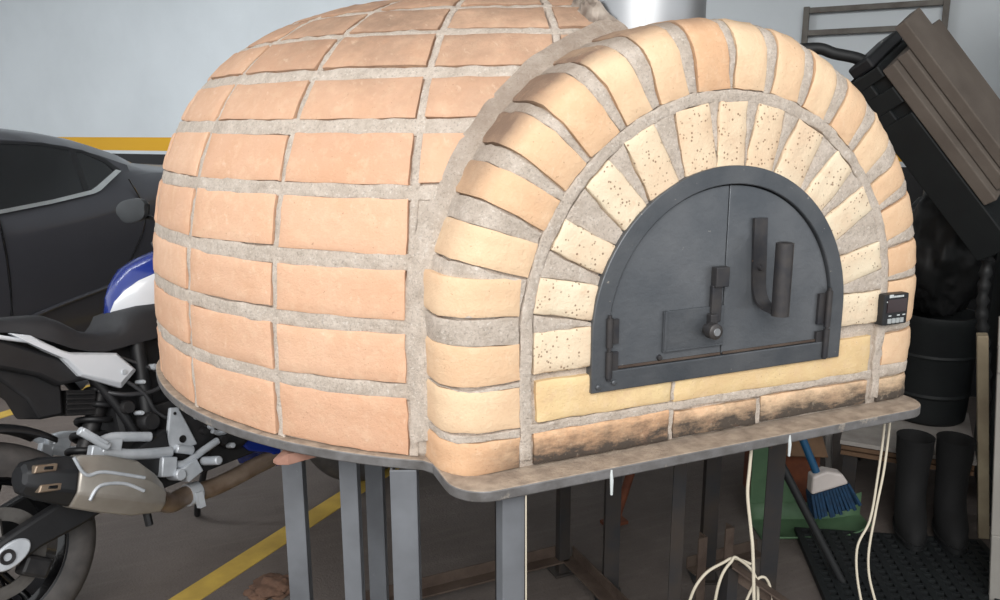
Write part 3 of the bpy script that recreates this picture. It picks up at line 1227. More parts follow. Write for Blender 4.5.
def V(x, y, z):
    return Vector((x, y, z))


def plate_part(name, pts, y0, y1, mt, parent=None, bevel=.004, smooth=30):
    mm = MB()
    mm.prism([V(x, y0, z) for x, z in pts], [V(x, y1, z) for x, z in pts])
    return mm.build(name, mt, parent or bike, smooth=smooth, bevel=bevel)


def wheel(name, c, r, hw):
    m = MB()
    pr = [(r - .098, -hw * .75), (r - .075, -hw * .92), (r - .04, -hw), (r - .015, -hw * .8), (r - .003, -hw * .4), (r, 0), (r - .003, hw * .4), (r - .015, hw * .8), (r - .04, hw), (r - .075, hw * .92), (r - .098, hw * .75)]
    m.lathe(pr, c, (0, 1, 0), 64)
    t = m.build(name, MT['tyre'], bike, smooth=50)
    m = MB()
    m.lathe([(r - .098, -hw * .78), (r - .088, -hw * .8), (r - .092, -hw * .7), (r - .115, -hw * .55), (r - .115, hw * .55), (r - .092, hw * .7), (r - .098, hw * .78)], c, (0, 1, 0), 64)
    m.lathe([(0, -.045), (.045, -.045), (.05, .045), (0, .045)], c, (0, 1, 0), 24)
    for k in range(5):
        for e in (-.12, .12):
            a = 2 * PI * k / 5
            p0 = Vector(c) + V(math.cos(a), 0, math.sin(a)) * .04
            p1 = Vector(c) + V(math.cos(a + e), 0, math.sin(a + e)) * (r - .108)
            m.tube([p0, p1], .011, 8)
    m.build('wheel_rim', MT['gloss_black'], t, smooth=45)
    return t


rw = wheel('rear_wheel', (0, 0, .31), .292, .080)
fwl = wheel('front_wheel', (1.42, 0, .305), .305, .06)
for par, c, r, y in ((rw, (0, -.098, .31), .122, 0), (fwl, (1.42, -.075, .305), .15, 0)):
    m = MB()
    n_ = 48
    ring = []
    for rr, yy in ((r, -.003), (r, .003), (r - .035, .003), (r - .035, -.003)):
        ring.append([Vector(c) + V(rr * math.cos(2 * PI * k / n_), yy, rr * math.sin(2 * PI * k / n_)) for k in range(n_)])
    m.grid(ring, 0, close_u=True, close_v=True)
    for k in range(6):
        a = 2 * PI * k / 6
        m.tube([Vector(c) + V(math.cos(a), 0, math.sin(a)) * .03, Vector(c) + V(math.cos(a + .3), 0, math.sin(a + .3)) * (r - .03)], .007, 6)
    m.build('brake_disc', MT['brake_steel'], par, smooth=30)
# caliper
m = MB()
m.box((.075, -.105, .245), (.075, .05, .055), Matrix.Rotation(.6, 3, 'Y'))
m.build('brake_caliper', MT['engine_dark'], bike, smooth=0, bevel=.01)
# swingarm
for y in (-.125, .125):
    rows_ = []
    for x, z, hh, w in ((-.06, .295, .028, .016), (0, .31, .042, .02), (.09, .336, .04, .02), (.20, .356, .046, .022), (.35, .40, .055, .026), (.50, .44, .06, .03)):
        rows_.append([V(x, y - w, z - hh), V(x, y + w, z - hh), V(x, y + w * 1.1, z + hh), V(x, y - w * 1.1, z + hh)])
    m = MB()
    m.loft(rows_)
    sw = m.build('swingarm', MT['moto_black'], bike, smooth=30, bevel=.008)
    m = MB()
    sg = -1 if y < 0 else 1
    n_ = 28
    ol = [(.052 * math.cos(2 * PI * k / n_) * (1.0), .031 * math.sin(2 * PI * k / n_)) for k in range(n_)]
    R = Matrix.Rotation(-.35, 2)
    ol = [(a * math.cos(.35) - b * math.sin(.35) + .012, a * math.sin(.35) + b * math.cos(.35) + .31) for a, b in ol]
    m.prism([V(a, y + sg * .032, b) for a, b in ol], [V(a, y + sg * .018, b) for a, b in ol])
    m.build('axle_block', MT['alloy'], sw, smooth=30, bevel=.004)
    m = MB()
    m.lathe([(.0, sg * .028), (.010, sg * .028), (.011, sg * .036), (.019, sg * .037), (.021, sg * .03)], (.0, y, .31), (0, 1, 0), 20)
    m.build('axle_nut', MT['engine_dark'], sw, smooth=30)
# hugger
G = []
for a in np.linspace(A(48), A(128), 14):
    row = []
    for yy, rr in ((-.085, .322), (-.07, .334), (-.03, .342), (.03, .342), (.07, .334), (.085, .322)):
        row.append(V(math.cos(a) * rr, yy, .31 + math.sin(a) * rr))
    G.append(row)
m = MB()
m.grid(G)
o = m.build('rear_mudguard', MT['moto_black'], bike, smooth=60)
o.modifiers.new('solid', 'SOLIDIFY').thickness = .006

# exhaust
def octo(x, zc, hz, w, yc, slant=.35):
    pts = []
    for k in range(8):
        a = PI / 8 + k * PI / 4
        ca, sa = math.cos(a) / math.cos(PI / 8), math.sin(a) / math.cos(PI / 8)
        pts.append(V(x + slant * sa * hz, yc + ca * w, zc + sa * hz))
    return pts


rows_ = [octo(x, zc, hz, w, -.205) for x, zc, hz, w in ((.165, .455, .062, .060), (.180, .450, .067, .064), (.245, .420, .074, .066), (.325, .378, .073, .064), (.372, .345, .056, .050), (.405, .315, .036, .036))]
m = MB()
m.loft(rows_)
exh = m.build('exhaust_silencer', MT['can_steel'], bike, smooth=25, bevel=.006)
m = MB()
m.loft([octo(x, zc, hz, w, -.205) for x, zc, hz, w in ((.045, .508, .028, .030), (.054, .506, .038, .042), (.095, .489, .052, .054), (.165, .457, .063, .060))])
cap = m.build('end_cap', MT['black_plastic'], exh, smooth=25, bevel=.006)
for zc in (.522, .470):
    m = MB()
    q = [(.064, zc - .006), (.075, zc + .012), (.128, zc), (.120, zc - .018)]
    m.prism([V(a, -.262, b) for a, b in q], [V(a, -.235, b) for a, b in q])
    q2 = [(.088, zc - .004), (.092, zc + .004), (.116, zc - .002), (.112, zc - .012)]
    m.prism([V(a, -.2635, b) for a, b in q2], [V(a, -.255, b) for a, b in q2], mi=1)
    m.build('outlet', [MT['bronze'], MT['gloss_black']], cap, smooth=0, bevel=.003)
# raised bright ribs of the silencer shield
for pts in ([(.165, .525), (.185, .470), (.235, .46), (.34, .405)], [(.18, .400), (.215, .428), (.28, .41), (.33, .37)]):
    m = MB()
    m.tube(curve_pts([V(a, -.2705, b) for a, b in pts], 5), .005, 8)
    m.build('shield_rib', MT['alloy'], exh, smooth=50)
m = MB()
m.tube(curve_pts([(.40, -.20, .315), (.46, -.16, .275), (.545, -.11, .265), (.652, -.10, .252), (.80, -.10, .262), (.95, -.08, .275), (1.02, -.05, .36)], 6), .030, 16)
pipe = m.build('exhaust_pipe', MT['pipe_steel'], bike, smooth=50)
m = MB()
m.tube([(.545, -.11, .264), (.585, -.107, .260)], .0355, 18)
m.box((.565, -.145, .245), (.02, .02, .05))
m.build('pipe_clamp', MT['alloy'], pipe, smooth=30)
m = MB()
m.tube([(.36, -.2, .29), (.36, -.2, .25)], .012, 8)
m.build('rubber_stop', MT['moto_black'], exh)

# seat
top = [(-.16, .955), (-.02, .935), (.10, .926), (.175, .922), (.246, .914), (.291, .887), (.333, .851), (.383, .834), (.436, .833), (.460, .852), (.480, .880), (.54, .888), (.62, .885)]
botx = [(-.16, .93), (-.02, .905), (.12, .888), (.193, .867), (.263, .817), (.314, .788), (.398, .766), (.448, .772), (.529, .774), (.62, .78)]
rows_ = []
for x, z in top:
    zb = float(np.interp(x, [a for a, b in botx], [b for a, b in botx]))
    w = .10 if x < .2 else .125
    rows_.append([V(x, -w, zb), V(x, -w, zb + (z - zb) * .45), V(x, -w * .93, zb + (z - zb) * .75), V(x, -w * .72, z - .006), V(x, 0, z + .002), V(x, w * .72, z - .006), V(x, w * .93, zb + (z - zb) * .75), V(x, w, zb + (z - zb) * .45), V(x, w, zb)])
m = MB()
m.loft(rows_)
m.build('seat', MT['seat_vinyl'], bike, smooth=60)
# white side panels
wp = [(.139, .878), (.187, .862), (.256, .806), (.28, .792), (.413, .759), (.462, .694), (.405, .653), (.293, .719), (.256, .781), (.216, .812)]
for sg in (-1, 1):
    m = MB()
    ctr = V(.34, 0, .74)
    o_ = [V(x, sg * .128, z) for x, z in wp]
    i_ = [V(ctr.x + (v.x - ctr.x) * .88, sg * .142, ctr.z + (v.z - ctr.z) * .80) for v in o_]
    b_ = [V(v.x, sg * .112, v.z) for v in o_]
    n_ = len(o_)
    m.add(b_ + o_ + i_, [(i, (i + 1) % n_, n_ + (i + 1) % n_, n_ + i) for i in range(n_)] + [(n_ + i, n_ + (i + 1) % n_, 2 * n_ + (i + 1) % n_, 2 * n_ + i) for i in range(n_)] + [tuple(range(2 * n_, 3 * n_))])
    m.build('side_panel', MT['moto_white'], bike, smooth=20, bevel=.003)
    # long light strip running back along the tail
    plate_part('tail_strip', [(-.12, .90), (.112, .880), (.20, .845), (.19, .838), (.11, .868), (-.12, .890)], sg * .108, sg * .124, MT['moto_white'])
plate_part('tail_panel', [(-.16, .93), (.112, .872), (.255, .785), (.31, .722), (.335, .70), (.241, .705), (.195, .745), (.10, .790), (-.16, .86)], -.112, .112, MT['moto_black'], bevel=.01)
plate_part('under_tail', [(-.02, .80), (.1, .80), (.212, .755), (.265, .706), (.252, .616), (.184, .622), (.165, .685), (.108, .757), (-.02, .78)], -.075, .075, MT['moto_black'], bevel=.008)
# finned regulator box
m = MB()
m.box((.315, -.03, .635), (.085, .05, .075), Matrix.Rotation(.25, 3, 'Y'))
for k in range(5):
    m.box((.315 - .003 * k, -.062, .662 - k * .0145), (.082, .016, .005), Matrix.Rotation(.25, 3, 'Y'))
m.build('finned_box', MT['engine_dark'], bike, smooth=0, bevel=.001)
# shock with spring
a_, b_ = V(.30, -.02, .47), V(.44, -.02, .72)
ax = (b_ - a_).normalized()
e1 = V(0, 1, 0)
e2 = ax.cross(e1)
m = MB()
hel = []
L_ = (b_ - a_).length
for k in range(161):
    t = k / 160
    an = 2 * PI * 6.2 * t
    hel.append(a_ + ax * (L_ * t) + (e1 * math.cos(an) + e2 * math.sin(an)) * .043)
m.tube(hel, .0095, 8)
spr = m.build('shock_spring', MT['moto_black'], bike, smooth=60)
m = MB()
m.tube([a_ - ax * .03, b_ + ax * .02], .026, 16)
m.build('shock_body', MT['engine_dark'], bike, smooth=40)
# tank
rows_ = []
TS = [(.478, .020, .885, .872), (.492, .030, .930, .868), (.520, .048, .972, .866), (.560, .072, 1.010, .866), (.62, .094, 1.035, .868), (.70, .118, 1.055, .870), (.80, .130, 1.055, .875), (.88, .125, 1.02, .885), (.93, .10, .96, .90)]
for x, w, zt, zb in TS:
    prf = [(1.0, 0), (1.06, .25), (1.08, .5), (1.02, .66), (.98, .70), (.80, .90), (.45, .985)]
    row = [V(x, -w * a, zb + (zt - zb) * b) for a, b in prf] + [V(x, 0, zt)] + [V(x, w * a, zb + (zt - zb) * b) for a, b in reversed(prf)]
    rows_.append(row)
m = MB()
m.loft(rows_)
nv = len(rows_[0])
for i, f in enumerate(m.f):
    if len(f) == 4:
        js = {k % nv for k in f}
        if max(js) <= 3 or (min(js) >= nv - 4):
            m.mi[i] = 1
tank = m.build('fuel_tank', [MT['moto_blue'], MT['moto_white']], bike, smooth=50)
tank['label'] = 'fuel tank, blue ridge with light grey cheeks'
m = MB()
m.box((.50, 0, .64), (.20, .13, .30))
m.build('airbox', MT['moto_black'], bike, smooth=0, bevel=.02)
# engine, frame
m = MB()
m.box((.66, 0, .44), (.42, .20, .26))
m.box((.74, 0, .62), (.24, .19, .22), Matrix.Rotation(.25, 3, 'Y'))
m.lathe([(0, -.135), (.075, -.13), (.09, -.115), (.09, -.09)], (.60, 0, .44), (0, 1, 0), 28)
m.lathe([(0, -.13), (.06, -.127), (.075, -.11), (.075, -.09)], (.76, 0, .42), (0, 1, 0), 28)
for k in range(6):
    m.box((.74 + .01 * k, 0, .56 + k * .028), (.26, .215, .008), Matrix.Rotation(.25, 3, 'Y'))
m.build('engine', MT['engine_dark'], bike, smooth=30, bevel=.008)
m = MB()
for y in (-.10, .10):
    m.tube(curve_pts([(.30, y * .8, .74), (.45, y, .80), (.62, y, .82), (.85, y * .8, .88), (1.02, y * .3, .98)], 5), .020, 12)
    m.tube(curve_pts([(.46, y, .42), (.48, y, .56), (.50, y, .80)], 5), .022, 12)
    m.tube(curve_pts([(.46, y, .42), (.40, y * .9, .60), (.33, y * .8, .74)], 5), .014, 10)
m.build('frame', MT['moto_black'], bike, smooth=50)
# footpeg plates, right side light alloy
hp = [(.530, .556), (.557, .550), (.575, .49), (.595, .418), (.494, .416), (.500, .47)]
for sg in (-1, 1):
    m = MB()
    m.prism([V(x, sg * .150, z) for x, z in hp], [V(x, sg * .135, z) for x, z in hp])
    hl = m.build('heel_plate', MT['alloy'], bike, smooth=0, bevel=.004)
    m = MB()
    for hx, hz, hr in ((.548, .450, .012), (.540, .535, .005)):
        m = MB()
        m.lathe([(0, sg * .152), (hr, sg * .152), (hr, sg * .148)], (hx, 0, hz), (0, 1, 0), 16)
        m.build('bolt_hole', MT['gloss_black'], hl)
    m = MB()
    yb = sg * .155
    m.tube(curve_pts([V(.285, yb, .520), V(.33, yb, .525), V(.39, yb, .508), V(.446, yb, .490)], 4), .015, 10)
    m.tube(curve_pts([V(.29, yb, .500), V(.35, yb, .468), V(.42, yb, .445), V(.50, yb, .425)], 4), .017, 10)
    m.box(V(.322, yb, .497), (.055, .026, .062), Matrix.Rotation(.4, 3, 'Y'))
    m.box(V(.278, yb, .497), (.04, .03, .04), Matrix.Rotation(.4, 3, 'Y'))
    m.build('peg_hanger', MT['alloy'], bike, smooth=40, bevel=.004)
    m = MB()
    m.tube([V(.232, sg * .185, .578), V(.302, sg * .185, .507)], .0125, 10)
    m.box(V(.268, sg * .185, .548), (.085, .028, .012), Matrix.Rotation(.8, 3, 'Y'))
    m.tube([V(.29, sg * .185, .515), V(.30, sg * .15, .505)], .010, 8)
    m.build('passenger_peg', MT['alloy'], bike, smooth=40, bevel=.003)
    m = MB()
    m.tube(curve_pts([V(.47, yb, .40), V(.53, yb, .375), V(.60, yb, .392), V(.665, yb, .408)], 5), .012, 10)
    m.box(V(.475, yb, .385), (.05, .035, .06), Matrix.Rotation(.3, 3, 'Y'))
    m.box(V(.545, yb, .350), (.06, .04, .05), Matrix.Rotation(-.3, 3, 'Y'))
    m.lathe([(0, -.03), (.018, -.03), (.02, .03), (0, .03)], V(.50, yb, .352), (0, 1, 0), 14)
    m.tube([V(.515, yb, .43), V(.57, yb, .405)], .014, 10)
    m.tube([V(.60, sg * .15, .36), V(.60, sg * .24, .365)], .014, 10)
    m.build('rider_peg', MT['alloy'], bike, smooth=40, bevel=.004)
m = MB()
for x, y, z, r in ((.47, -.12, .53, .03), (.42, -.10, .59, .022), (.66, -.12, .50, .02), (.63, -.13, .45, .013), (.69, -.13, .40, .016), (.58, -.12, .60, .02)):
    m = MB()
    m.lathe([(0, -.02), (r * .8, -.02), (r, -.012), (r, .02)], (x, y, z), (0, 1, 0), 14)
    m.build('engine_cover', MT['engine_dark'], bike, smooth=40)
m = MB()
for x, z in ((.66, .455), (.70, .43), (.72, .372), (.62, .50)):
    m.lathe([(0, -.148), (.009, -.147), (.010, -.12)], (x, 0, z), (0, 1, 0), 10)
m.tube(curve_pts([(.66, -.14, .44), (.70, -.13, .42), (.76, -.12, .425), (.80, -.12, .41)], 4), .008, 8)
m.build('brake_cylinder', MT['alloy'], bike, smooth=40)
bp = [(.740, .400), (.80, .385), (.96, .330), (.98, .26), (.937, .235), (.900, .235), (.885, .290), (.80, .325)]
b_ = plate_part('belly_pan', bp, -.115, .115, MT['moto_blue'], bevel=.006)
for x, y, z, r in ((.415, -.135, .70, .009), (.470, -.13, .655, .007), (.52, -.125, .69, .010), (.565, -.13, .64, .007), (.60, -.13, .56, .009), (.445, -.13, .565, .007), (.68, -.13, .56, .008), (.715, -.135, .50, .009), (.66, -.14, .53, .006)):
    m = MB()
    m.lathe([(0, y - .012), (r * .8, y - .012), (r, y - .006), (r, y + .03)], (x, 0, z), (0, 1, 0), 10)
    m.build('bolt', MT['alloy'], bike, smooth=40)
for pts, r in (([V(.40, -.11, .70), V(.47, -.125, .62), V(.50, -.12, .55), V(.56, -.12, .50)], .006), ([V(.44, -.10, .74), V(.55, -.125, .66), V(.63, -.12, .60), V(.70, -.12, .62)], .005), ([V(.36, -.08, .66), V(.42, -.115, .63), V(.52, -.12, .62), V(.60, -.12, .68)], .007)):
    m = MB()
    m.tube(curve_pts(pts, 6), r, 8)
    m.build('oil_line', MT['hose_line'], bike, smooth=60)
# front end
m = MB()
for y in (-.09, .09):
    m.tube([V(1.42, y, .305), V(1.15, y, 1.02)], .024, 14)
m.build('fork', MT['engine_dark'], bike, smooth=50)
m = MB()
ST_A = A(32)                                  # parked on left lock


def steer(x, y, z):
    return V(1.05 + (x - .97) * math.cos(ST_A) - y * math.sin(ST_A), (x - .97) * math.sin(ST_A) + y * math.cos(ST_A), z)


m.tube(curve_pts([steer(.92, .32, 1.08), steer(.96, .20, 1.11), steer(.99, .09, 1.09), steer(.99, -.09, 1.09), steer(.96, -.20, 1.11), steer(.92, -.32, 1.08)], 5), .012, 10)
hb = m.build('handlebar', MT['moto_black'], bike, smooth=50)
for sg in (-1, 1):
    m = MB()
    m.tube([steer(.915, sg * .33, 1.078), steer(.955, sg * .22, 1.104)], .018, 12)
    m.build('grip', MT['moto_black'], hb, smooth=50)
    c = V(.883, .42, 1.232) if sg > 0 else V(1.12, -.24, 1.232)
    ol = []
    for k in range(24):
        a = 2 * PI * k / 24
        rx = .068 * (1.05 if math.sin(a) > 0 else .92)
        ol.append((math.copysign(abs(math.cos(a)) ** .75, math.cos(a)) * rx, math.copysign(abs(math.sin(a)) ** .8, math.sin(a)) * .044))
    rows_ = []
    for d_, k in ((-.012, .86), (-.010, 1.0), (.006, 1.0), (.030, .70), (.036, .35)):
        rows_.append([c + V(d_, 0, 0) + V(.30 * a * k, -.95 * a * k, b * k) for a, b in ol])
    m = MB()
    m.loft(rows_)
    mr = m.build('mirror', MT['mirror_shell'], bike, smooth=40)
    m = MB()
    root = steer(.955, sg * .20, 1.11)
    m.tube(curve_pts([c + V(.02, 0, -.02), c + V(.05, -sg * .05, -.045), root], 5), .008, 8)
    m.build('mirror_stem', MT['moto_black'], mr, smooth=50)
m = MB()
m.lathe([(0, .09), (.07, .085), (.095, .05), (.09, -.03), (.04, -.08), (0, -.09)], (1.22, 0, .93), (1, 0, -.1), 28)
m.build('headlamp', MT['gloss_black'], bike, smooth=50)
G = []
for a in np.linspace(A(20), A(125), 14):
    G.append([V(1.42 + math.cos(a) * .325, y, .305 + math.sin(a) * .325) for y in (-.06, -.03, .03, .06)])
m = MB()
m.grid(G)
o = m.build('front_mudguard', MT['moto_white'], bike, smooth=60)
o.modifiers.new('solid', 'SOLIDIFY').thickness = .004
m = MB()
m.tube(curve_pts([V(.80, .12, .33), V(.78, .22, .15), V(.80, .29, .068)], 5), .012, 10)
m.build('side_stand', MT['moto_black'], bike, smooth=50)

# ------------------------------------------------------------------ things on the right
MT['board_taupe'] = plain('board_taupe', (102, 93, 85), .8, c2=(88, 79, 72), scale=6, bump=.15, wear=((150, 138, 124), 25, .70))
MT['boot_rubber'] = plain('boot_rubber', (15, 15, 16), .85, c2=(19, 19, 20))
MT['bag_black'] = plain('bag_black', (15, 16, 17), .5, c2=(20, 21, 22))
MT['dark_plastic'] = plain('dark_plastic', (18, 21, 23), .6, c2=(23, 27, 28))
MT['dark_green'] = plain('dark_green', (30, 37, 37), .6, c2=(24, 30, 30), scale=4)
MT['cabinet_white'] = plain('cabinet_white', (142, 138, 132), .6, c2=(126, 122, 116), scale=3)
MT['wood_pale'] = plain('wood_pale', (168, 154, 128), .7, c2=(140, 126, 104), scale=8)
MT['ply_brown'] = plain('ply_brown', (124, 96, 72), .8, c2=(96, 72, 54), scale=10)
MT['dusty_white'] = plain('dusty_white', (182, 176, 170), .85, c2=(142, 134, 128), scale=8, wear=((96, 88, 82), 30, .66))
MT['basin_grey'] = plain('basin_grey', (150, 142, 134), .5)
MT['cable_white'] = plain('cable_white', (206, 196, 176), .5)
MT['green_plastic'] = plain('green_plastic', (88, 118, 86), .6, c2=(76, 104, 76))
MT['broom_white'] = plain('broom_white', (200, 190, 184), .5)
MT['broom_blue'] = plain('broom_blue', (14, 54, 84), .85, c2=(11, 40, 64), scale=60)
MT['handle_blue'] = plain('handle_blue', (30, 82, 118), .5)
MT['stool_white'] = plain('stool_white', (176, 172, 168), .5)
MT['wall_frame'] = plain('wall_frame', (112, 108, 102), .6, .2, c2=(88, 82, 76))
MT['terracotta'] = plain('terracotta', (168, 128, 112), .9, c2=(140, 100, 84), scale=20)
MT['rusty'] = plain('rusty', (120, 66, 40), .8, c2=(90, 48, 30), scale=20)
MT['rag_brown'] = plain('rag_brown', (110, 82, 66), .95, c2=(86, 64, 52), scale=18)
MT['hose_black'] = plain('hose_black', (30, 31, 32), .55)
MT['sheet_grey'] = plain('sheet_grey', (150, 150, 148), .4)
WD = Vector((.6374, -.7705, 0))      # along the wall, to the right and nearer
BD = Vector((.7705, .6374, 0))       # towards the wall

# three thick boards leaning over, and the crate under them
E3 = Vector((.848, .349, .399)).normalized()
e1 = Vector((1.332 - 1.088, .438 - .644, 1.163 - 1.592))
E1 = (e1 - E3 * e1.dot(E3)).normalized()
E2 = E3.cross(E1).normalized()
if E2.z < 0:
    E2 = -E2
A0 = Vector((1.088, .644, 1.592))
RB = Matrix((E1, E3, E2)).transposed()


def slab_box(mb, a0, a1, b0, b1, c0, c1, mi=0):
    c = A0 + E1 * (a0 + a1) / 2 + E3 * (b0 + b1) / 2 + E2 * (c0 + c1) / 2
    mb.box(c, (a1 - a0, b1 - b0, c1 - c0), RB, mi)


for lab, a0, a1, b0, b1, c0, c1 in (('taupe board lowest of the three leaning boards, against the black crate', .0, .535, 0, .30, 0, .042),
                                    ('taupe board in the middle of the three leaning boards', -.005, .515, .03, .33, .044, .082),
                                    ('taupe board on top of the three leaning boards, raised highest', -.085, .49, .045, .175, .084, .122)):
    m = MB()
    slab_box(m, a0, a1, b0, b1, c0, c1)
    o = m.build('leaning_board', MT['board_taupe'], smooth=0, bevel=.004)
    tag(o, lab, 'board', 'boards leaning beside the oven')
cr = thing('plastic_crate', 'black plastic crate tilted under the three taupe boards', 'crate')
m = MB()
slab_box(m, -.02, .70, .02, .30, -.125, -.003)
slab_box(m, -.02, .02, 0, .02, -.125, -.003)
slab_box(m, .06, .12, 0, .02, -.125, -.003)
slab_box(m, .16, .70, 0, .02, -.125, -.003)
slab_box(m, .02, .06, 0, .02, -.125, -.055)
slab_box(m, .12, .16, 0, .02, -.125, -.055)
m.build('crate_shell', MT['dark_plastic'], cr, smooth=0, bevel=.004)
m = MB()
slab_box(m, -.06, -.02, .02, .28, -.10, -.02)
m.build('crate_end', MT['black_plastic'], cr, smooth=0, bevel=.008)
# thin clear sheet sticking up behind the crate
m = MB()
q = [Vector((1.150, .770, 1.600)), Vector((1.208, .762, 1.700)), Vector((1.240, .745, 1.640)), Vector((1.230, .745, 1.585))]
m.prism(q, [v + BD * .003 for v in q])
o = m.build('plastic_sheet', MT['sheet_grey'], smooth=0)
tag(o, 'small grey plastic sheet corner sticking up beside the black crate', 'sheet')
m = MB()
m.tube(curve_pts([(.74, .98, 1.50), (.84, .90, 1.64), (.979, .83, 1.672), (1.04, .795, 1.655), (1.11, .758, 1.637), (1.17, .73, 1.60)], 6), .019, 12)
o = m.build('rubber_hose', MT['hose_black'], smooth=50)
tag(o, 'black rubber hose curving from behind the arch to the crate', 'hose')

# frame on the wall
fr = thing('steel_rack', 'thin steel ladder rack fixed high on the white wall', 'rack', DN(3.16, -.05, 1.2))
fo_ = DN(3.16, -.05, 1.2)
RW = Matrix.Rotation(DA + PI / 2, 3, 'Z')
for t in (.275, -.385):
    m = MB()
    m.box(DN(3.17, t, 1.53) - fo_, (.03, .03, 1.04), RW)
    m.build('upright', MT['wall_frame'], fr, smooth=0, bevel=.002)
for z in (2.03, 1.915, 1.30):
    m = MB()
    m.box(DN(3.17, -.055, z) - fo_, (.63, .03, .028), RW)
    m.build('crossbar', MT['wall_frame'], fr, smooth=0, bevel=.002)

# low bench with the drum, bag and basin
BC = Vector((1.276, .846, 0))


def bench(a, b, z):
    return BC + WD * a + BD * b + Vector((0, 0, z))


RBn = Matrix.Rotation(math.atan2(WD.y, WD.x), 3, 'Z')
bn = thing('low_bench', 'low bench with dusty white top and brown layered edge', 'bench', BC)
m = MB()
m.box(bench(.225, .28, .252) - BC, (.45, .56, .016), RBn)
m.build('bench_top', MT['dusty_white'], bn, smooth=0, bevel=.002)
for z in (.230, .208):
    m = MB()
    m.box(bench(.225, .28, z) - BC, (.44, .54, .016), RBn)
    m.build('board_layer', MT['ply_brown'], bn, smooth=0, bevel=.001)
for a in (.04, .41):
    for b in (.05, .51):
        m = MB()
        m.box(bench(a, b, .10) - BC, (.05, .05, .20), RBn)
        m.build('leg', MT['leg_dark'], bn, smooth=0)
DCt = Vector((1.80, .90, 0))
dr_ = thing('plastic_drum', 'round black plastic drum standing on the low bench', 'drum', (DCt.x, DCt.y, .26))
m = MB()
m.lathe([(0, 0), (.125, 0), (.138, .012), (.142, .06), (.150, .40), (.158, .41), (.158, .44), (.146, .44), (.14, .06), (0, .05)], (0, 0, 0), (0, 0, 1), 40)
m.build('drum_body', MT['dark_plastic'], dr_, smooth=40)
m = MB()
for z in (.12, .28):
    m.lathe([(.140 + z * .02, z - .012), (.147 + z * .02, z), (.140 + z * .02, z + .012)], (0, 0, 0), (0, 0, 1), 40)
    m.build('hoop', MT['dark_plastic'], dr_, smooth=50)
    m = MB()


def crumple(name, c, rad, mat, label, cat, seed, zmin=None, n=46, amp=.16):
    G = []
    for i in range(n):
        th = PI * i / (n - 1)
        row = []
        for k in range(n * 2):
            ph = PI * k / n
            v = Vector((math.sin(th) * math.cos(ph), math.sin(th) * math.sin(ph), math.cos(th)))
            q = v * 2.2 + Vector((seed, 0, 0))
            f = 1 + amp * noise.noise(q) + amp * .6 * abs(noise.noise(q * 2.3)) + amp * .3 * abs(noise.noise(q * 5.5))
            p = Vector((c[0] + v.x * rad[0] * f, c[1] + v.y * rad[1] * f, c[2] + v.z * rad[2] * f))
            if zmin is not None and p.z < zmin:
                p.z = zmin
            row.append(p)
        G.append(row)
    m = MB()
    m.grid(G, close_v=True)
    o = m.build(name, mat, smooth=50)
    return tag(o, label, cat)


crumple('rubbish_bag', (1.80, .90, .95), (.165, .165, .25), MT['bag_black'], 'crumpled black rubbish bag on top of the black drum', 'bag', 3., zmin=.70)
bs = thing('plastic_basin', 'small grey plastic basin with pale rim behind the rubbish bag', 'basin', (1.70, .60, 1.00))
m = MB()
m.lathe([(0, 0), (.060, 0), (.085, .085), (.082, .085), (.057, .006), (0, .006)], (0, 0, 0), (0, 0, 1), 32)
m.build('bowl', MT['basin_grey'], bs, smooth=40)
m = MB()
m.lathe([(.082, .082), (.094, .084), (.095, .089), (.082, .090)], (0, 0, 0), (0, 0, 1), 32, closed=True)
m.build('rim', MT['broom_white'], bs, smooth=40)
# corrugated hose standing by the cabinet
pts = curve_pts([(1.66, .50, 0.0), (1.62, .52, .3), (1.585, .53, .6), (1.545, .54, .80), (1.535, .535, .98), (1.56, .54, 1.05), (1.60, .57, 1.02)], 10)
tp = [(.018 + .005 * math.sin(i * 2.4)) for i in range(len(pts))]
m = MB()
m.tube(pts, .02, 12, taper=tp)
o = m.build('corrugated_hose', MT['hose_black'], smooth=50)
tag(o, 'black corrugated hose rising between pale plank and dark cabinet', 'hose')

# cabinets at the right edge
cb = thing('tall_cabinet', 'tall dark green cabinet at the right edge behind the boards', 'cabinet', (1.80, .632, 0))
la, lb, h = .8, .5, 2.05
m = MB()
m.box(WD * la / 2 + BD * (lb / 2 + .02) + Vector((0, 0, h / 2)), (la, lb, h), RBn)
m.build('body', MT['dark_green'], cb, smooth=0, bevel=.004)
for k in (0, 1):
    m = MB()
    m.box(WD * la * (.25 + .5 * k) + BD * .008 + Vector((0, 0, h / 2 + .01)), (la * .5 - .008, .018, h - .07), RBn)
    dn = m.build('door', MT['dark_green'], cb, smooth=0, bevel=.003)
    m = MB()
    m.box(WD * la * (.44 + .12 * k) + BD * -.010 + Vector((0, 0, 1.0)), (.014, .014, .14), RBn)
    m.build('handle', MT['leg_grey'], dn, smooth=0, bevel=.003)


def lean_box(mb, base, top, wid, thick, w_ax=WD):
    # straight board between a bottom and a top edge point, its left edge following base -> top
    ax = (top - base)
    z_ = ax.normalized()
    y_ = z_.cross(w_ax).normalized()
    x_ = y_.cross(z_)
    R = Matrix((x_, y_, z_)).transposed()
    mb.box(base + ax / 2 + x_ * wid / 2 - y_ * 0 + y_ * thick / 2, (wid, thick, ax.length), R)
    return x_, y_, z_


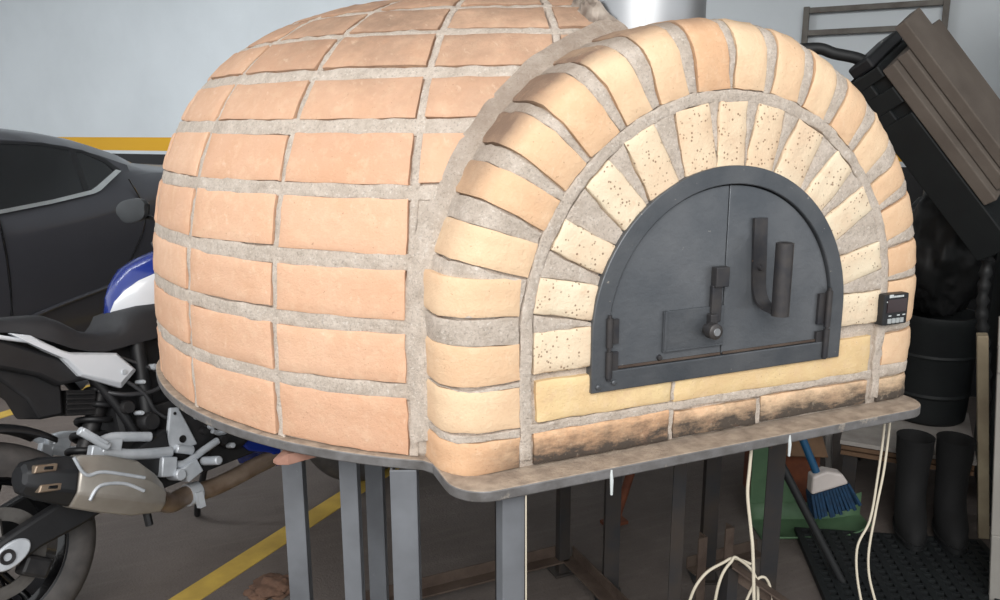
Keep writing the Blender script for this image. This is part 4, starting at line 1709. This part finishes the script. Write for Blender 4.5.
# white panel leaning at the right edge
pb, ptp = Vector((1.200, .160, .001)), Vector((1.175, .228, .883))
wp_ = thing('white_panel', 'white framed panel leaning at the bottom right edge beside the rubber mat', 'panel', pb)
m = MB()
x_, y_, z_ = lean_box(m, Vector((0, 0, 0)), ptp - pb, .62, .022)
m.build('board', MT['cabinet_white'], wp_, smooth=0, bevel=.003)
m = MB()
R = Matrix((x_, y_, z_)).transposed()
m.box(x_ * .31 + z_ * .11 - y_ * .004, (.62, .010, .22), R)
m.build('bottom_rail', MT['cabinet_white'], wp_, smooth=0, bevel=.003)
m = MB()
m.box(x_ * .31 + z_ * .76 - y_ * .004, (.62, .010, .08), R)
m.build('top_rail', MT['cabinet_white'], wp_, smooth=0, bevel=.003)
# pale plank
m = MB()
lean_box(m, Vector((1.570, .470, .002)), Vector((1.500, .520, .735)), .034, -.05)
o = m.build('wooden_plank', MT['wood_pale'], smooth=0, bevel=.003)
tag(o, 'pale wooden plank standing upright beside the rubber boots', 'plank')


# rubber boots
def boot(x, y, rz, label):
    b = thing('rubber_boot', label, 'boot', (x, y, .0235), group='pair of rubber boots')
    b.rotation_euler = (0, 0, rz)
    rows_ = []
    for z, cx, a, c in ((.0, .06, .125, .042), (.03, .06, .132, .048), (.06, .05, .125, .05), (.09, .02, .085, .05), (.13, .0, .058, .05), (.22, -.005, .056, .052), (.27, -.008, .064, .058), (.325, -.012, .068, .060), (.335, -.012, .070, .062)):
        rows_.append([Vector((cx + a * math.cos(2 * PI * k / 24), c * math.sin(2 * PI * k / 24), z)) for k in range(24)])
    rows_.append([Vector((-.012 + .064 * math.cos(2 * PI * k / 24), .056 * math.sin(2 * PI * k / 24), .325)) for k in range(24)])
    rows_.append([Vector((-.008 + .05 * math.cos(2 * PI * k / 24), .045 * math.sin(2 * PI * k / 24), .2)) for k in range(24)])
    m = MB()
    m.loft(rows_)
    m.build('boot_upper', MT['boot_rubber'], b, smooth=50)
    m = MB()
    m.loft([[Vector((.06 + a * math.cos(2 * PI * k / 24), c * math.sin(2 * PI * k / 24), z)) for k in range(24)] for z, a, c in ((.0, .136, .05), (.018, .138, .053))])
    m.build('sole', MT['hose_black'], b, smooth=40)


boot(1.345, .580, -2.3, 'black rubber boot nearer the oven, left of the pair')
boot(1.455, .508, -2.3, 'black rubber boot nearer the pale plank, right of the pair')

# rubber mat with slots
MO = Vector((.975, .722, 0))
mu = Vector((math.cos(A(-32)), math.sin(A(-32)), 0))
mv = Vector((mu.y, -mu.x, 0))
Rm = Matrix.Rotation(A(-32), 3, 'Z')
mw, ml = .60, .78
m = MB()
nu_, nv_ = 13, 22
for i in range(nu_ + 1):
    c = MO + mu * (mw * i / nu_) + mv * (ml / 2)
    m.box((c.x, c.y, .012), (.020, ml, .022), Rm)
for j in range(nv_ + 1):
    c = MO + mu * (mw / 2) + mv * (ml * j / nv_)
    m.box((c.x, c.y, .0115), (mw + .02, .013, .021), Rm)
o = m.build('rubber_mat', MT['dark_plastic'], smooth=0, weld=False)
tag(o, 'black slotted rubber mat lying on the floor at lower right', 'mat')

# dustpan, broom, stick
dp = thing('dustpan', 'green plastic dustpan standing open on the floor behind the oven leg', 'dustpan', (.98, .77, 0))
RD = Matrix.Rotation(-.40, 3, 'Z')
o0 = Vector((.98, .77, 0))
m = MB()
back = [(-.13, 0.0), (.06, 0.0), (.055, .10), (-.04, .27), (-.13, .33)]
m.prism([RD @ Vector((x, .06, z)) for x, z in back], [RD @ Vector((x, .052, z)) for x, z in back])
m.build('back_panel', MT['green_plastic'], dp, smooth=0, bevel=.003)
G = []
for i in range(9):
    x = -.13 + .40 * i / 8
    e = max(0, (i - 5) / 3)
    row = []
    for y, z in ((.055, .07 + .02 * e), (.05, .004), (.0, .002), (-.09, .002), (-.10, .012)):
        row.append(RD @ Vector((x, y * (1 - .35 * e * e), z + .03 * e * e)))
    G.append(row)
m = MB()
m.grid(G)
o = m.build('tray', MT['green_plastic'], dp, smooth=50)
o.modifiers.new('solid', 'SOLIDIFY').thickness = .005
br = thing('broom', 'broom with white and blue head and blue handle beside the green dustpan', 'broom')
hx, hy, hz = 1.00, .70, .24
RBm = Matrix.Rotation(-.40, 3, 'Z') @ Matrix.Rotation(-.32, 3, 'Y')
bc = Vector((.955, .605, .262))
m = MB()
hd_ = [(-.060, -.030), (.070, -.030), (.058, .010), (.010, .038), (-.040, .034)]
m.prism([bc + RBm @ Vector((x, -.025, z)) for x, z in hd_], [bc + RBm @ Vector((x, .025, z)) for x, z in hd_])
m.build('head', MT['broom_white'], br, smooth=0, bevel=.008)
m = MB()
for i in range(13):
    for j in range(4):
        x = -.056 + .122 * i / 12
        y = -.020 + .040 * j / 3
        a_ = bc + RBm @ Vector((x, y, -.030))
        b_ = bc + RBm @ Vector((x * 1.22 + random.uniform(-.004, .004), y * 1.6, -.118 + random.uniform(-.008, .008)))
        m.tube([a_, b_], .0065, 5)
o = m.build('bristles', MT['broom_blue'], br, smooth=50)
o['kind'] = 'stuff'
m = MB()
h0 = bc + RBm @ Vector((-.018, 0, .03))
m.tube([h0, h0 + Vector((-.045, .035, .125)), h0 + Vector((-.22, .20, .62))], .013, 12)
m.build('broom_handle', MT['handle_blue'], br, smooth=50)
m = MB()
m.tube([Vector((.86, .405, .012)), Vector((.672, .57, .46)), Vector((.60, .632, .63))], .013, 10)
o = m.build('stick', MT['hose_black'], smooth=50)
tag(o, 'dark stick leaning in front of the green dustpan', 'stick')

# stool behind
st = thing('plastic_stool', 'pale plastic stool half hidden behind the oven plate', 'stool', (1.42, 1.20, 0))
for dx, dy in ((-.09, -.05), (.05, -.11), (.10, .05), (-.05, .11)):
    m = MB()
    m.tube([(dx * 1.15, dy * 1.15, 0), (dx * .85, dy * .85, .44)], .015, 10, taper=[.013, .018])
    m.build('leg', MT['stool_white'], st, smooth=50)
m = MB()
m.lathe([(0, .43), (.12, .43), (.135, .44), (.135, .455), (.125, .465), (0, .465)], (0, 0, 0), (0, 0, 1), 28)
m.build('seat', MT['stool_white'], st, smooth=40)

# brown box behind the broom and a rusty rod on the floor under the oven
bx = thing('cardboard_box', 'small brown cardboard box behind the blue broom handle', 'box', (1.13, .99, 0))
m = MB()
m.box((0, 0, .14), (.24, .18, .28), Matrix.Rotation(-.5, 3, 'Z'))
m.build('carton', MT['rusty'], bx, smooth=0, bevel=.003)
m = MB()
m.box(Matrix.Rotation(-.5, 3, 'Z') @ Vector((0, -.13, .262)), (.24, .10, .004), Matrix.Rotation(-.5, 3, 'Z') @ Matrix.Rotation(.5, 3, 'X'))
m.build('flap', MT['ply_brown'], bx, smooth=0)
m = MB()
m.tube([(.42, 1.05, .01), (.52, 1.03, .36)], .016, 10)
m.box((.415, 1.05, .006), (.09, .05, .012))
o = m.build('rusty_rod', MT['rusty'], smooth=40)
tag(o, 'reddish rusty rod standing on the floor under the oven', 'rod')

# cables
def cable(name, pts, r, label, mt='cable_white', n=8):
    m = MB()
    m.tube(curve_pts(pts, n), r, 8)
    o = m.build(name, MT[mt], smooth=60)
    return tag(o, label, name, 'white cables hanging under the oven' if name == 'cable' else None)


cable('cable', [(.552, .062, .776), (.545, .050, .70), (.524, .037, .58), (.499, .025, .485), (.464, .024, .413), (.462, -.002, .30), (.50, -.04, .15), (.55, -.09, .012), (.66, -.15, .006)], .0030,
      'left cable of the white pair hanging at the right end of the oven')
cable('cable', [(.566, .058, .776), (.560, .048, .71), (.541, .035, .604), (.515, .024, .509), (.487, .008, .39), (.494, -.017, .294), (.54, -.06, .14), (.60, -.12, .012), (.72, -.19, .006)], .0030,
      'right cable of the white pair hanging at the right end of the oven')
cable('cable', [(.075, -.022, .776), (.066, -.030, .72), (.060, -.036, .665), (.064, -.048, .592), (.062, -.062, .54), (.07, -.07, .40), (.10, -.06, .2), (.12, -.05, .006)], .0036,
      'single white cable hanging from the plate left of the green dustpan')
cable('string', [(-.467, -.058, .776), (-.467, -.060, .60), (-.466, -.062, .3), (-.466, -.064, .004)], .0016, 'thin white string hanging beside the front left leg')
RK = [(.030, .13, .18), (.051, .125, .324), (.085, .12, .385), (.133, .110, .412), (.157, .104, .420), (.20, .095, .40)]
cable('cable', RK, .0036, 'outer loop of white cable over the rusty bar')
cable('cable', [(.10, .105, .20), (.106, .101, .324), (.120, .10, .385), (.145, .100, .415), (.162, .098, .422), (.21, .08, .36), (.20, .06, .22)], .0036, 'inner loop of white cable over the rusty bar')
cable('cable', [(.155, .094, .20), (.19, .085, .32), (.215, .075, .372), (.24, .066, .34), (.25, .05, .2)], .0034, 'short white cable end below the rusty bar')
bar = thing('steel_bar', 'rusty steel angle bar sloping down to the right under the oven', 'bar')
b0, b1 = Vector((.150, .100, .412)), Vector((.43, -.075, .19))
dd = (b1 - b0)
Rb = dd.to_track_quat('X', 'Z').to_matrix()
m = MB()
m.box((b0 + b1) / 2 + Rb @ Vector((0, 0, -.004)), (dd.length, .036, .004), Rb)
m.build('flange', MT['rust_steel'], bar, smooth=0)
m = MB()
m.box((b0 + b1) / 2 + Rb @ Vector((0, .017, -.022)), (dd.length, .004, .036), Rb)
m.build('web', MT['rust_steel'], bar, smooth=0)
m = MB()
m.box((b0.x, b0.y + .01, .20), (.03, .03, .40))
m.build('post', MT['leg_dark'], bar, smooth=0)

# wedge of tile and a rag
m = MB()
w0 = [Vector((-.850, .335, .750)), Vector((-.850, .335, .742)), Vector((-.856, .350, .742)), Vector((-.856, .350, .750))]
w1 = [Vector((-.70, .33, .777)), Vector((-.70, .33, .757)), Vector((-.69, .42, .757)), Vector((-.69, .42, .777))]
mid = [Vector((-.828, .325, .766)), Vector((-.828, .325, .742)), Vector((-.825, .37, .742)), Vector((-.825, .37, .766))]
m.loft([w0, mid, w1])
o = m.build('tile_shard', MT['terracotta'], oven, smooth=0, bevel=.002)
o['label'] = 'pinkish terracotta tile shard wedged under the plate'
crumple('brown_rag', (-.80, 1.10, .012), (.065, .05, .03), MT['rag_brown'], 'small crumpled brown rag on the floor beside the oven leg', 'rag', 9., zmin=.001, n=24, amp=.4)
